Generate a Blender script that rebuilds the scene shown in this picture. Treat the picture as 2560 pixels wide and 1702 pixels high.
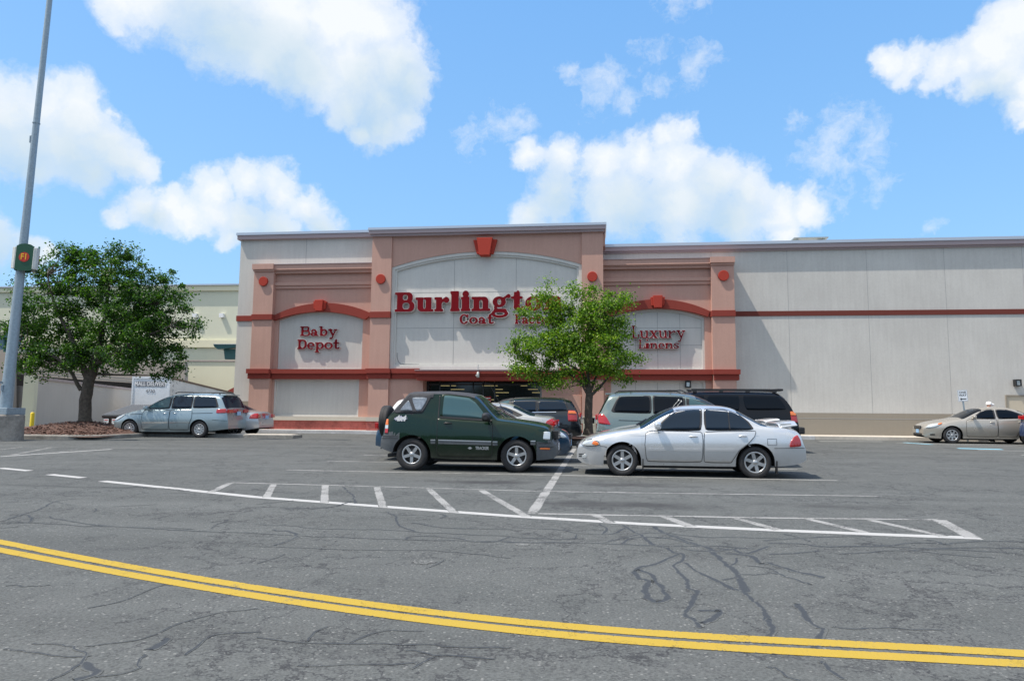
import bpy, bmesh, math, random
import numpy as np
from mathutils import Vector, Matrix
random.seed(7); rng = np.random.default_rng(11)
R_ = math.radians
scene = bpy.context.scene
for o in list(bpy.data.objects): bpy.data.objects.remove(o)

# ------------------------------------------------------------------ camera
FPX = 1785.0
MC = np.array([[0.9926592917457749, 0.12063570605315842, 0.008634635825118963],
               [-0.003776757813418399, 0.10227756903109549, -0.9947487295661696],
               [-0.12088534489835917, 0.9874139584278447, 0.10198239108130036]])
EYE = 1.35            # camera height above the road beneath it
SLOPE = 0.0107        # the lot rises gently towards the shop
cam_d = bpy.data.cameras.new('camera'); cam = bpy.data.objects.new('camera', cam_d)
scene.collection.objects.link(cam); scene.camera = cam
cam_d.sensor_width = 36; cam_d.lens = FPX / 2560 * 36
cam_d.clip_end = 3000; cam_d.clip_start = 0.05
rt, up, bk = MC[0], -MC[1], -MC[2]
cam.matrix_world = Matrix(((rt[0], up[0], bk[0], 0), (rt[1], up[1], bk[1], 0), (rt[2], up[2], bk[2], EYE), (0, 0, 0, 1)))

def ray(px, py): return MC.T @ np.array([(px - 1280) / FPX, (py - 851) / FPX, 1.0])
def gnd(px, py):                     # photo point -> point on the sloping lot
    d = ray(px, py); t = EYE / (SLOPE * d[1] - d[2]); return np.array([t*d[0], t*d[1], t*d[2] + EYE])
def wal(px, py, Y):                  # photo point -> (x, z) on the vertical plane y = Y
    d = ray(px, py); t = Y / d[1]; return (t*d[0], t*d[2] + EYE)
def gz(y): return SLOPE * y

# ------------------------------------------------------------------ sun, sky
SUN = Vector((-0.49, -0.205, 1.0)).normalized()
sd = bpy.data.lights.new('sun', 'SUN'); sd.energy = 4.5; sd.angle = R_(0.53); sd.color = (1.0, 0.92, 0.82)
so = bpy.data.objects.new('sun', sd); scene.collection.objects.link(so)
so.rotation_euler = SUN.to_track_quat('Z', 'Y').to_euler(); so.location = (0, 0, 60)
scene.view_settings.view_transform = 'Standard'; scene.view_settings.look = 'None'
scene.view_settings.exposure = 0.25; scene.view_settings.gamma = 1
W = bpy.data.worlds.new("World"); scene.world = W; W.use_nodes = True
nt = W.node_tree; nt.nodes.clear()
def N(t, tree=None, **k):
    n = (tree or nt).nodes.new(t)
    for a, b in k.items(): setattr(n, a, b)
    return n
def math_(tree, op, a, b=None, c=None, clamp=False):
    n = tree.nodes.new('ShaderNodeMath'); n.operation = op; n.use_clamp = clamp
    for i, v in enumerate((a, b, c)):
        if v is None: continue
        if isinstance(v, (int, float)): n.inputs[i].default_value = v
        else: tree.links.new(v, n.inputs[i])
    return n.outputs[0]
def ramp(tree, src, stops, interp='LINEAR'):
    n = tree.nodes.new('ShaderNodeValToRGB'); cr = n.color_ramp; cr.interpolation = interp
    while len(cr.elements) < len(stops): cr.elements.new(0.5)
    for e, (p, c) in zip(cr.elements, stops):
        e.position = p; e.color = (c, c, c, 1) if isinstance(c, (int, float)) else (*c, 1)
    tree.links.new(src, n.inputs[0]); return n.outputs[0]
def noise(tree, vec, scale, detail=4, rough=.55, dist=0, lac=2.0, col=False):
    n = tree.nodes.new('ShaderNodeTexNoise'); n.inputs['Scale'].default_value = scale
    n.inputs['Detail'].default_value = detail; n.inputs['Roughness'].default_value = rough
    n.inputs['Distortion'].default_value = dist
    if vec is not None: tree.links.new(vec, n.inputs['Vector'])
    return n.outputs['Color' if col else 'Fac']
def mixc(tree, fac, a, b, mode='MIX'):
    n = tree.nodes.new('ShaderNodeMix'); n.data_type = 'RGBA'; n.blend_type = mode
    for i, v in ((0, fac), (6, a), (7, b)):
        if isinstance(v, (int, float)): n.inputs[i].default_value = v
        elif isinstance(v, tuple): n.inputs[i].default_value = (*v, 1)
        else: tree.links.new(v, n.inputs[i])
    return n.outputs[2]

sky = N('ShaderNodeTexSky'); sky.sky_type = 'NISHITA'; sky.sun_disc = False
sky.sun_elevation = math.asin(SUN.z); sky.sun_rotation = math.atan2(SUN.x, SUN.y)
sky.air_density = 1.0; sky.dust_density = 1.4; sky.ozone_density = 1.0; sky.altitude = 0
tc = N('ShaderNodeTexCoord'); dirv = tc.outputs['Generated']
# clouds: (photo x, photo y, radius) of each puff, as directions in the sky
PUFFS = [  # big top-left bank
 (380,-30,110),(520,-30,170),(700,-20,190),(560,80,120),(700,80,150),(850,40,180),(940,60,130),(760,160,110),(880,170,130),(990,170,105),(960,250,105),(1035,220,75),(870,250,70),(960,310,75),(1020,300,60),(300,-20,70),(640,130,90),(905,330,45),
 # left bank
 (30,290,95),(120,270,80),(200,280,85),(70,370,100),(170,370,100),(270,350,75),(320,400,70),(355,430,45),(280,275,28),(-40,360,120),(240,440,50),(110,440,60),
 # low left
 (290,540,42),(360,530,50),(440,520,55),(540,480,70),(620,450,70),(700,470,75),(770,510,70),(810,560,55),(600,550,75),(480,570,45),(470,545,60),(540,540,70),(690,570,75),(400,560,45),(560,610,40),
 (10,600,60),(80,620,45),(-50,600,80),(120,640,25),
 # right-centre bank
 (1330,400,55),(1420,400,70),(1520,410,80),(1610,385,75),(1680,335,55),(1720,320,45),(1700,410,90),(1790,450,85),(1870,480,75),(1950,520,65),(2030,515,50),(1400,500,95),(1550,510,110),(1700,520,105),(1850,550,80),(1330,540,65),(1960,570,50),
 # top right
 (2225,155,38),(2280,165,48),(2350,170,55),(2420,150,60),(2500,120,75),(2570,60,80),(2440,205,45),(2520,180,60),(2590,220,70),(2330,205,35),(2560,270,35),(2575,310,25),(2400,215,35),
]
WISPS = [(1200,360,60),(1260,330,60),(1300,310,50),(1480,200,70),(1530,200,60),(1560,240,50),(1430,170,40),(1620,130,60),(1740,150,60),(1650,200,50),(2090,330,80),(2060,390,80),(2120,430,80),(2200,450,60),(2160,350,60),(1490,250,60),(1690,10,60),(1750,0,50),(2350,580,30),(1990,310,40)]
w1 = noise(nt, dirv, 4.0, 2, .6, col=True)
w2 = noise(nt, dirv, 22.0, 4, .62, col=True)
def vmad(tree, a, s, b):
    n = tree.nodes.new('ShaderNodeVectorMath'); n.operation = 'MULTIPLY_ADD'
    tree.links.new(a, n.inputs[0]); n.inputs[1].default_value = (s, s, s); tree.links.new(b, n.inputs[2]); return n.outputs[0]
def vsub(tree, a, c):
    n = tree.nodes.new('ShaderNodeVectorMath'); n.operation = 'SUBTRACT'; tree.links.new(a, n.inputs[0]); n.inputs[1].default_value = c; return n.outputs[0]
wv = vmad(nt, vsub(nt, w2, (.5, .5, .5)), .045, dirv)
wv = vmad(nt, vsub(nt, w1, (.5, .5, .5)), .05, wv)
def puffmask(lst):
    cur = None
    for (x, y, r) in lst:
        d = ray(x, y); d = d / np.linalg.norm(d)
        n = N('ShaderNodeVectorMath', operation='DISTANCE'); nt.links.new(wv, n.inputs[0]); n.inputs[1].default_value = tuple(d)
        v = math_(nt, 'MULTIPLY_ADD', n.outputs['Value'], -1.0 / (r / FPX * 1.10), 1.0)
        cur = v if cur is None else math_(nt, 'SMOOTH_MAX', cur, v, 0.3)
    return cur
fb = noise(nt, dirv, 9.0, 8, .62)
fb2 = noise(nt, wv, 30.0, 9, .66)
pm = puffmask(PUFFS)
sepd0 = N('ShaderNodeSeparateXYZ'); nt.links.new(vsub(nt, dirv, (0, 0, 0)), sepd0.inputs[0])
dens = math_(nt, 'MULTIPLY_ADD', math_(nt, 'SUBTRACT', fb, .5), 1.0, pm)
dens = math_(nt, 'MULTIPLY_ADD', math_(nt, 'SUBTRACT', fb2, .5), .75, dens)
alpha = ramp(nt, dens, [(0.10, 0.0), (0.24, .22), (0.44, .70), (.85, .98)])
ws = math_(nt, 'MULTIPLY_ADD', math_(nt, 'SUBTRACT', fb2, .5), 2.6, puffmask(WISPS))
ws = math_(nt, 'MULTIPLY_ADD', math_(nt, 'SUBTRACT', fb, .5), 1.6, ws)
walpha = math_(nt, 'MULTIPLY', ramp(nt, ws, [(0.25, 0.0), (.95, .42), (1, .45)]), 1.0)
alpha = math_(nt, 'MAXIMUM', alpha, walpha)
# unseen broken cloud added behind and above the camera to whiten the fill
far = math_(nt, 'MULTIPLY', ramp(nt, sepd0.outputs[1], [(.15, 1.0), (.5, 0.0)]), ramp(nt, sepd0.outputs[2], [(.12, .25), (.5, 1.0)]))
a2 = math_(nt, 'MULTIPLY', ramp(nt, noise(nt, dirv, 2.3, 7, .6), [(.40, 0.0), (.52, .92)]), far)
alpha = math_(nt, 'MAXIMUM', alpha, a2)
GREYS = [(520,100,130),(930,300,140),(1010,240,110),(700,190,110),(60,450,140),(230,440,120),(640,590,130),(800,570,80),(1430,540,130),(1590,570,150),(1800,550,130),(380,570,60),(2480,240,70),(20,640,80)]
gm = math_(nt, 'MULTIPLY_ADD', math_(nt, 'SUBTRACT', noise(nt, dirv, 5.0, 4, .5), .5), 1.1, puffmask(GREYS))
ccol = ramp(nt, gm, [(0.0, (.80, .83, .86)), (.45, (.63, .715, .785)), (1.0, (.50, .63, .735))])
skyc = N('ShaderNodeVectorMath', operation='MULTIPLY'); nt.links.new(sky.outputs[0], skyc.inputs[0]); skyc.inputs[1].default_value = (.13, .13, .13)
sepd = N('ShaderNodeSeparateXYZ'); nt.links.new(dirv, sepd.inputs[0])
zen = ramp(nt, sepd.outputs[2], [(0.0, (.34, .66, 1.05)), (.22, (.27, .61, 1.06)), (.55, (.185, .50, 1.02)), (1.0, (.10, .36, .90))])
skyb = mixc(nt, .6, skyc.outputs[0], zen)
mx = mixc(nt, alpha, skyb, ccol)
bgn = N('ShaderNodeBackground'); nt.links.new(mx, bgn.inputs[0]); bgn.inputs[1].default_value = 1.0
outw = N('ShaderNodeOutputWorld'); nt.links.new(bgn.outputs[0], outw.inputs[0])

# ------------------------------------------------------------------ helpers
COL = scene.collection
class MB:
    def __init__(s): s.v = []; s.f = []; s.m = []; s.sm = []
    def add(s, verts, faces, m=0, smooth=False):
        b = len(s.v); s.v += [tuple(map(float, p)) for p in verts]
        for f in faces: s.f.append(tuple(b + i for i in f)); s.m.append(m); s.sm.append(smooth)
    def box(s, x0, x1, y0, y1, z0, z1, m=0):
        s.add([(x0,y0,z0),(x1,y0,z0),(x1,y1,z0),(x0,y1,z0),(x0,y0,z1),(x1,y0,z1),(x1,y1,z1),(x0,y1,z1)],
              [(0,3,2,1),(4,5,6,7),(0,1,5,4),(1,2,6,5),(2,3,7,6),(3,0,4,7)], m)
    def prism(s, poly, y0, y1, m=0):       # (x, z) outline given depth along y; y0 is the near face
        a = sum(poly[i][0]*poly[(i+1) % len(poly)][1] - poly[(i+1) % len(poly)][0]*poly[i][1] for i in range(len(poly)))
        if a < 0: poly = poly[::-1]
        n = len(poly)
        s.add([(p[0], y0, p[1]) for p in poly] + [(p[0], y1, p[1]) for p in poly],
              [tuple(range(n)), tuple(range(2*n-1, n-1, -1))] + [(i, n+i, n+(i+1) % n, (i+1) % n) for i in range(n)], m)
    def prismz(s, poly, z0, z1, m=0):      # (x, y) outline raised along z
        a = sum(poly[i][0]*poly[(i+1) % len(poly)][1] - poly[(i+1) % len(poly)][0]*poly[i][1] for i in range(len(poly)))
        if a < 0: poly = poly[::-1]
        n = len(poly)
        zf0 = z0 if callable(z0) else (lambda x, y: z0); zf1 = z1 if callable(z1) else (lambda x, y: z1)
        s.add([(p[0], p[1], zf0(*p)) for p in poly] + [(p[0], p[1], zf1(*p)) for p in poly],
              [tuple(range(n-1, -1, -1)), tuple(range(n, 2*n))] + [(i, (i+1) % n, n+(i+1) % n, n+i) for i in range(n)], m)
    def tube(s, pts, rad, n=10, m=0, caps=True, smooth=True):
        pts = [Vector(p) for p in pts]; rad = rad if hasattr(rad, '__len__') else [rad]*len(pts)
        V = []; F = []; ref = None
        for i, p in enumerate(pts):
            t = (pts[min(i+1, len(pts)-1)] - pts[max(i-1, 0)]).normalized()
            if ref is None:
                ref = t.cross(Vector((0, 0, 1)))
                if ref.length < .1: ref = t.cross(Vector((0, 1, 0)))
            ref = (ref - t*ref.dot(t)).normalized(); b = t.cross(ref)
            for k in range(n):
                a = 2*math.pi*k/n; V.append(p + (ref*math.cos(a) + b*math.sin(a))*rad[i])
        for i in range(len(pts)-1):
            for k in range(n): F.append((i*n+k, i*n+(k+1) % n, (i+1)*n+(k+1) % n, (i+1)*n+k))
        s.add(V, F, m, smooth)
        if caps:
            s.add(V[:n], [tuple(range(n-1, -1, -1))], m); s.add(V[-n:], [tuple(range(n))], m)
    def lathe(s, prof, n=32, axis='z', c=(0, 0, 0), m=0, smooth=True):   # prof: (radius, along-axis)
        V = []
        for r, h in prof:
            for k in range(n):
                a = 2*math.pi*k/n
                if axis == 'z': V.append((c[0]+r*math.cos(a), c[1]+r*math.sin(a), c[2]+h))
                elif axis == 'y': V.append((c[0]+r*math.cos(a), c[1]+h, c[2]+r*math.sin(a)))
                else: V.append((c[0]+h, c[1]+r*math.cos(a), c[2]+r*math.sin(a)))
        F = [(i*n+k, i*n+(k+1) % n, (i+1)*n+(k+1) % n, (i+1)*n+k) for i in range(len(prof)-1) for k in range(n)]
        s.add(V, F, m, smooth)
    def build(s, name, mats, parent=None, loc=None, bevel=0):
        me = bpy.data.meshes.new(name); me.from_pydata(s.v, [], s.f)
        mats = mats if isinstance(mats, (list, tuple)) else [mats]
        for mm in mats: me.materials.append(mm)
        me.polygons.foreach_set('material_index', s.m); me.polygons.foreach_set('use_smooth', s.sm)
        me.update()
        bm = bmesh.new(); bm.from_mesh(me); bmesh.ops.recalc_face_normals(bm, faces=bm.faces); bm.to_mesh(me); bm.free()
        o = bpy.data.objects.new(name, me); COL.objects.link(o)
        if parent is not None: o.parent = parent
        if loc is not None: o.location = loc
        if bevel:
            b = o.modifiers.new('bevel', 'BEVEL'); b.width = bevel; b.segments = 2; b.limit_method = 'ANGLE'
        return o
def tag(o, label=None, cat=None, group=None, kind=None):
    if label: o['label'] = label
    if cat: o['category'] = cat
    if group: o['group'] = group
    if kind: o['kind'] = kind
    return o
def empty(name, loc=(0, 0, 0), rz=0, label=None, cat=None, group=None):
    o = bpy.data.objects.new(name, None); COL.objects.link(o); o.location = loc; o.rotation_euler = (0, 0, rz)
    o.empty_display_size = .2
    return tag(o, label, cat, group)
def kids(o): return [c for c in bpy.data.objects if c.parent is o]
def copy_tree(o, parent=None):
    ks = kids(o)
    c = o.copy(); COL.objects.link(c)
    if parent is not None: c.parent = parent
    for k in ks: copy_tree(k, c)
    return c

# ------------------------------------------------------------------ materials
def mat(name, col, rough=.6, metal=0, spec=.5, coat=0, var=0, vscale=3, bump=0, bscale=40, emis=None, vec='Object', dirt=None):
    m = bpy.data.materials.new(name); m.use_nodes = True; t = m.node_tree; p = t.nodes['Principled BSDF']
    p.inputs['Base Color'].default_value = (*col, 1); p.inputs['Roughness'].default_value = rough
    p.inputs['Metallic'].default_value = metal; p.inputs['Specular IOR Level'].default_value = spec
    p.inputs['Coat Weight'].default_value = coat; p.inputs['Coat Roughness'].default_value = .04
    if var or bump:
        tcn = t.nodes.new('ShaderNodeTexCoord'); v = tcn.outputs[vec]
        if var:
            f = noise(t, v, vscale, 5, .6); g = noise(t, v, vscale*7, 3, .6)
            f = math_(t, 'MULTIPLY_ADD', math_(t, 'SUBTRACT', g, .5), .5, f)
            fac = ramp(t, f, [(.3, 0.0), (.7, 1.0)])
            c0 = tuple(c*(1-var) for c in col); c1 = tuple(min(1, c*(1+var)) for c in col)
            if dirt: c0 = tuple(a*(1-var)+b*var for a, b in zip(col, dirt))
            t.links.new(mixc(t, fac, c0, c1), p.inputs['Base Color'])
        if bump:
            b = t.nodes.new('ShaderNodeBump'); b.inputs['Strength'].default_value = bump; b.inputs['Distance'].default_value = .01
            t.links.new(noise(t, v, bscale, 5, .6), b.inputs['Height']); t.links.new(b.outputs[0], p.inputs['Normal'])
    if emis:
        p.inputs['Emission Color'].default_value = (*emis[0], 1); p.inputs['Emission Strength'].default_value = emis[1]
    return m

def stucco(name, col, streak=.10, dirt=(.30, .28, .25), seams=None):
    """painted render wall: faint vertical streaks, patchy tone, sand-grain bump"""
    m = bpy.data.materials.new(name); m.use_nodes = True; t = m.node_tree; p = t.nodes['Principled BSDF']
    p.inputs['Roughness'].default_value = .9; p.inputs['Specular IOR Level'].default_value = .15
    tcn = t.nodes.new('ShaderNodeTexCoord'); v = tcn.outputs['Object']
    mp = t.nodes.new('ShaderNodeMapping'); mp.inputs['Scale'].default_value = (5, 5, .35); t.links.new(v, mp.inputs[0])
    f1 = noise(t, mp.outputs[0], 1.6, 6, .65); f2 = noise(t, v, .5, 5, .6); f3 = noise(t, v, 14, 3, .6)
    s = math_(t, 'ADD', math_(t, 'MULTIPLY', f1, .45), math_(t, 'MULTIPLY', f2, .55))
    s = math_(t, 'MULTIPLY_ADD', math_(t, 'SUBTRACT', f3, .5), .35, s)
    fac = ramp(t, s, [(.36, 1.0), (.64, 0.0)])
    c = mixc(t, math_(t, 'MULTIPLY', fac, streak), tuple(min(1, k*1.03) for k in col), tuple(a*b for a, b in zip(col, (.62, .6, .6))))
    sp = t.nodes.new('ShaderNodeSeparateXYZ'); t.links.new(v, sp.inputs[0])
    t.links.new(c, p.inputs['Base Color'])
    b = t.nodes.new('ShaderNodeBump'); b.inputs['Strength'].default_value = .25; b.inputs['Distance'].default_value = .004
    t.links.new(noise(t, v, 90, 3, .6), b.inputs['Height']); t.links.new(b.outputs[0], p.inputs['Normal'])
    return m

def paint(name, col, metal=.0, rough=.32, coat=1.0):
    m = bpy.data.materials.new(name); m.use_nodes = True; t = m.node_tree; p = t.nodes['Principled BSDF']
    p.inputs['Base Color'].default_value = (*col, 1); p.inputs['Metallic'].default_value = metal
    p.inputs['Coat Weight'].default_value = coat; p.inputs['Coat Roughness'].default_value = .03
    if coat < 1: p.inputs['Specular IOR Level'].default_value = .3
    tcn = t.nodes.new('ShaderNodeTexCoord'); v = tcn.outputs['Object']
    f = noise(t, v, 3, 5, .6)
    t.links.new(math_(t, 'MULTIPLY_ADD', math_(t, 'SUBTRACT', f, .5), .18, rough), p.inputs['Roughness'])
    sp = t.nodes.new('ShaderNodeSeparateXYZ'); t.links.new(v, sp.inputs[0])
    # road dust caught low on the panels
    d = math_(t, 'MULTIPLY', ramp(t, sp.outputs[2], [(.2, 1.0), (.5, 0.0)]), math_(t, 'MULTIPLY', noise(t, v, 9, 4, .6), .5))
    t.links.new(mixc(t, d, tuple(col), (.20, .18, .16)), p.inputs['Base Color'])
    return m

M = {}
M['wall'] = stucco('wall_render', (.59, .575, .54), .34)
M['panel'] = stucco('panel_render', (.60, .59, .56), .26)
M['pink'] = stucco('pink_render', (.53, .325, .265), .26)
M['pink_dark'] = stucco('mauve_render', (.40, .27, .235), .16)
M['band'] = stucco('brick_red_render', (.27, .055, .042), .22)
M['key'] = stucco('orange_red_render', (.40, .055, .038), .14)
M['stripe'] = stucco('stripe_paint', (.165, .046, .037), .14)
M['ledge'] = stucco('cream_ledge', (.52, .48, .41), .15)
M['base'] = mat('rough_red_base', (.36, .10, .085), .95, var=.35, vscale=1.2, bump=1, bscale=22)
M['taupe'] = stucco('taupe_base', (.29, .26, .215), .16)
M['joint'] = mat('joint_grey', (.36, .355, .345), .9)  # flat grey of the joint and reveal lines
M['silver_cope'] = mat('coping_metal', (.52, .55, .60), .35, .6)
M['mauve_cope'] = mat('mauve_fascia', (.38, .30, .31), .5)
M['letter'] = mat('crimson_acrylic', (.17, .003, .008), .6, spec=.12, var=.12, vscale=1)
M['letter_edge'] = mat('white_letter_edge', (.62, .58, .55), .5)
M['dark_glass'] = mat('dark_glass', (.012, .014, .016), .06, spec=.6)
M['black_frame'] = mat('black_frame', (.02, .02, .022), .4)
M['grey_frame'] = mat('grey_frame', (.33, .36, .35), .4, .3)
M['rubber'] = mat('tyre_rubber', (.022, .022, .024), .75, var=.3, vscale=8)
M['trim'] = mat('black_trim', (.018, .018, .02), .5)
M['dark'] = mat('underbody', (.008, .008, .009), .9)
M['alloy'] = mat('alloy', (.50, .51, .52), .32, .75)
M['alloy_dark'] = mat('dark_hub', (.04, .04, .042), .5, .3)
M['chrome'] = mat('chrome', (.8, .82, .85), .12, 1)
M['white_paint_line'] = None
M['lamp_red'] = mat('tail_lens', (.42, .01, .012), .12, coat=1)
M['lamp_amber'] = mat('amber_lens', (.75, .18, .03), .15, coat=1)
M['lamp_clear'] = mat('clear_lens', (.62, .66, .68), .12, .3, coat=1)
M['plate'] = mat('plate_blue', (.30, .52, .78), .4)
M['plate_w'] = mat('plate_pale', (.75, .8, .85), .4)
M['cglass'] = mat('car_glass', (.010, .022, .040), .03, spec=.28)
M['cglass_teal'] = mat('teal_car_glass', (.055, .115, .13), .03, spec=.45)
M['cglass_black'] = mat('tinted_car_glass', (.004, .007, .012), .03, spec=.16)
M['vinyl'] = mat('clear_vinyl_window', (.20, .23, .27), .16, spec=.8, var=.45, vscale=3, bump=.4, bscale=5)
M['fabric'] = mat('black_canvas', (.045, .047, .055), .85, var=.25, vscale=5, bump=.5, bscale=60)
M['cladding'] = mat('grey_cladding', (.085, .095, .105), .55, var=.2, vscale=4)
M['concrete'] = mat('weathered_concrete', (.26, .24, .215), .9, var=.42, vscale=1.6, bump=1, bscale=30, dirt=(.06, .055, .05))
M['kerb_grey'] = mat('old_kerb', (.22, .21, .19), .9, var=.3, vscale=2, bump=.8, bscale=30)
M['kerb_white'] = mat('pale_kerb', (.48, .48, .48), .85, var=.15, vscale=1.5, bump=.5, bscale=30)
M['walk'] = mat('pavement_concrete', (.52, .48, .42), .9, var=.15, vscale=1)
M['galv'] = mat('galvanised_steel', (.30, .37, .42), .5, .35, var=.14, vscale=14)
M['green_sign'] = mat('dark_green_sign', (.010, .075, .035), .45)
M['sign_red'] = mat('sign_red', (.55, .03, .012), .45)
M['sign_yel'] = mat('sign_yellow', (.85, .48, .02), .45)
M['sign_white'] = mat('aged_white_plastic', (.60, .61, .58), .5, var=.12, vscale=6)
M['rust'] = mat('rusty_edge', (.18, .12, .08), .8)
M['yellow_post'] = mat('yellow_post', (.80, .58, .02), .5)
M['beige_bg'] = stucco('mall_beige', (.62, .62, .49), .10)
M['cream_bg'] = stucco('mall_cream', (.72, .68, .50), .10)
M['mauve_bg'] = stucco('deck_mauve', (.34, .30, .26), .12)
M['ramp_wall'] = stucco('ramp_wall', (.55, .50, .44), .22)
M['cap'] = mat('wall_cap', (.42, .33, .30), .8, var=.1)
M['void'] = mat('deck_shade', (.006, .006, .007), .95)
M['teal_steel'] = mat('teal_steel', (.015, .075, .075), .5)
M['trailer'] = mat('white_trailer', (.70, .74, .78), .45, var=.08, vscale=1)
M['trailer_side'] = mat('ribbed_trailer_side', (.66, .64, .60), .55, var=.12, vscale=1)
M['ink'] = mat('black_ink', (.02, .02, .025), .6)
M['ink_grey'] = mat('grey_ink', (.22, .23, .25), .6)
M['dump'] = mat('dumpster_brown', (.055, .03, .022), .6, var=.3)
M['dump_lid'] = mat('dumpster_lid', (.16, .165, .17), .5)
M['white'] = mat('white_matte', (.78, .78, .78), .6)
M['bark'] = mat('bark', (.085, .072, .058), .95, var=.4, vscale=9, bump=1, bscale=28)
M['mulch'] = mat('red_mulch', (.10, .055, .042), .95, var=.55, vscale=9, bump=1, bscale=45)
M['skin'] = mat('skin', (.62, .36, .26), .5)
M['beige_bin'] = mat('beige_bin', (.50, .47, .38), .7, var=.1)
M['door_beige'] = mat('beige_door', (.52, .46, .36), .6)
M['cable'] = mat('grey_cable', (.10, .11, .12), .6)
M['glow'] = mat('store_lights', (.5, .45, .2), .5, emis=((1.0, .80, .36), .22))

def leafmat(name, dk, lt, hi):
    m = bpy.data.materials.new(name); m.use_nodes = True; t = m.node_tree; p = t.nodes['Principled BSDF']
    g = t.nodes.new('ShaderNodeNewGeometry')
    c = ramp(t, g.outputs['Random Per Island'], [(0, dk), (.55, lt), (.9, hi), (1, hi)])
    tcn = t.nodes.new('ShaderNodeTexCoord'); f = noise(t, tcn.outputs['Object'], .9, 3, .6)
    c = mixc(t, ramp(t, f, [(.35, 0.0), (.65, 1.0)]), mixc(t, 1.0, c, (.72, .8, .8), 'MULTIPLY'), mixc(t, 1.0, c, (1.25, 1.2, .95), 'MULTIPLY'))
    t.links.new(c, p.inputs['Base Color']); p.inputs['Roughness'].default_value = .42; p.inputs['Specular IOR Level'].default_value = .4
    tr = t.nodes.new('ShaderNodeBsdfTranslucent'); t.links.new(mixc(t, 1.0, c, (1.3, 1.5, .5), 'MULTIPLY'), tr.inputs[0])
    mxs = t.nodes.new('ShaderNodeMixShader'); mxs.inputs[0].default_value = .38
    t.links.new(p.outputs[0], mxs.inputs[1]); t.links.new(tr.outputs[0], mxs.inputs[2])
    t.links.new(mxs.outputs[0], t.nodes['Material Output'].inputs[0]); return m
M['leaf_dark'] = leafmat('leaf_dark', (.016, .052, .011), (.042, .112, .015), (.10, .21, .024))
M['leaf_light'] = leafmat('leaf_light', (.045, .11, .010), (.13, .26, .022), (.27, .38, .05))

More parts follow.
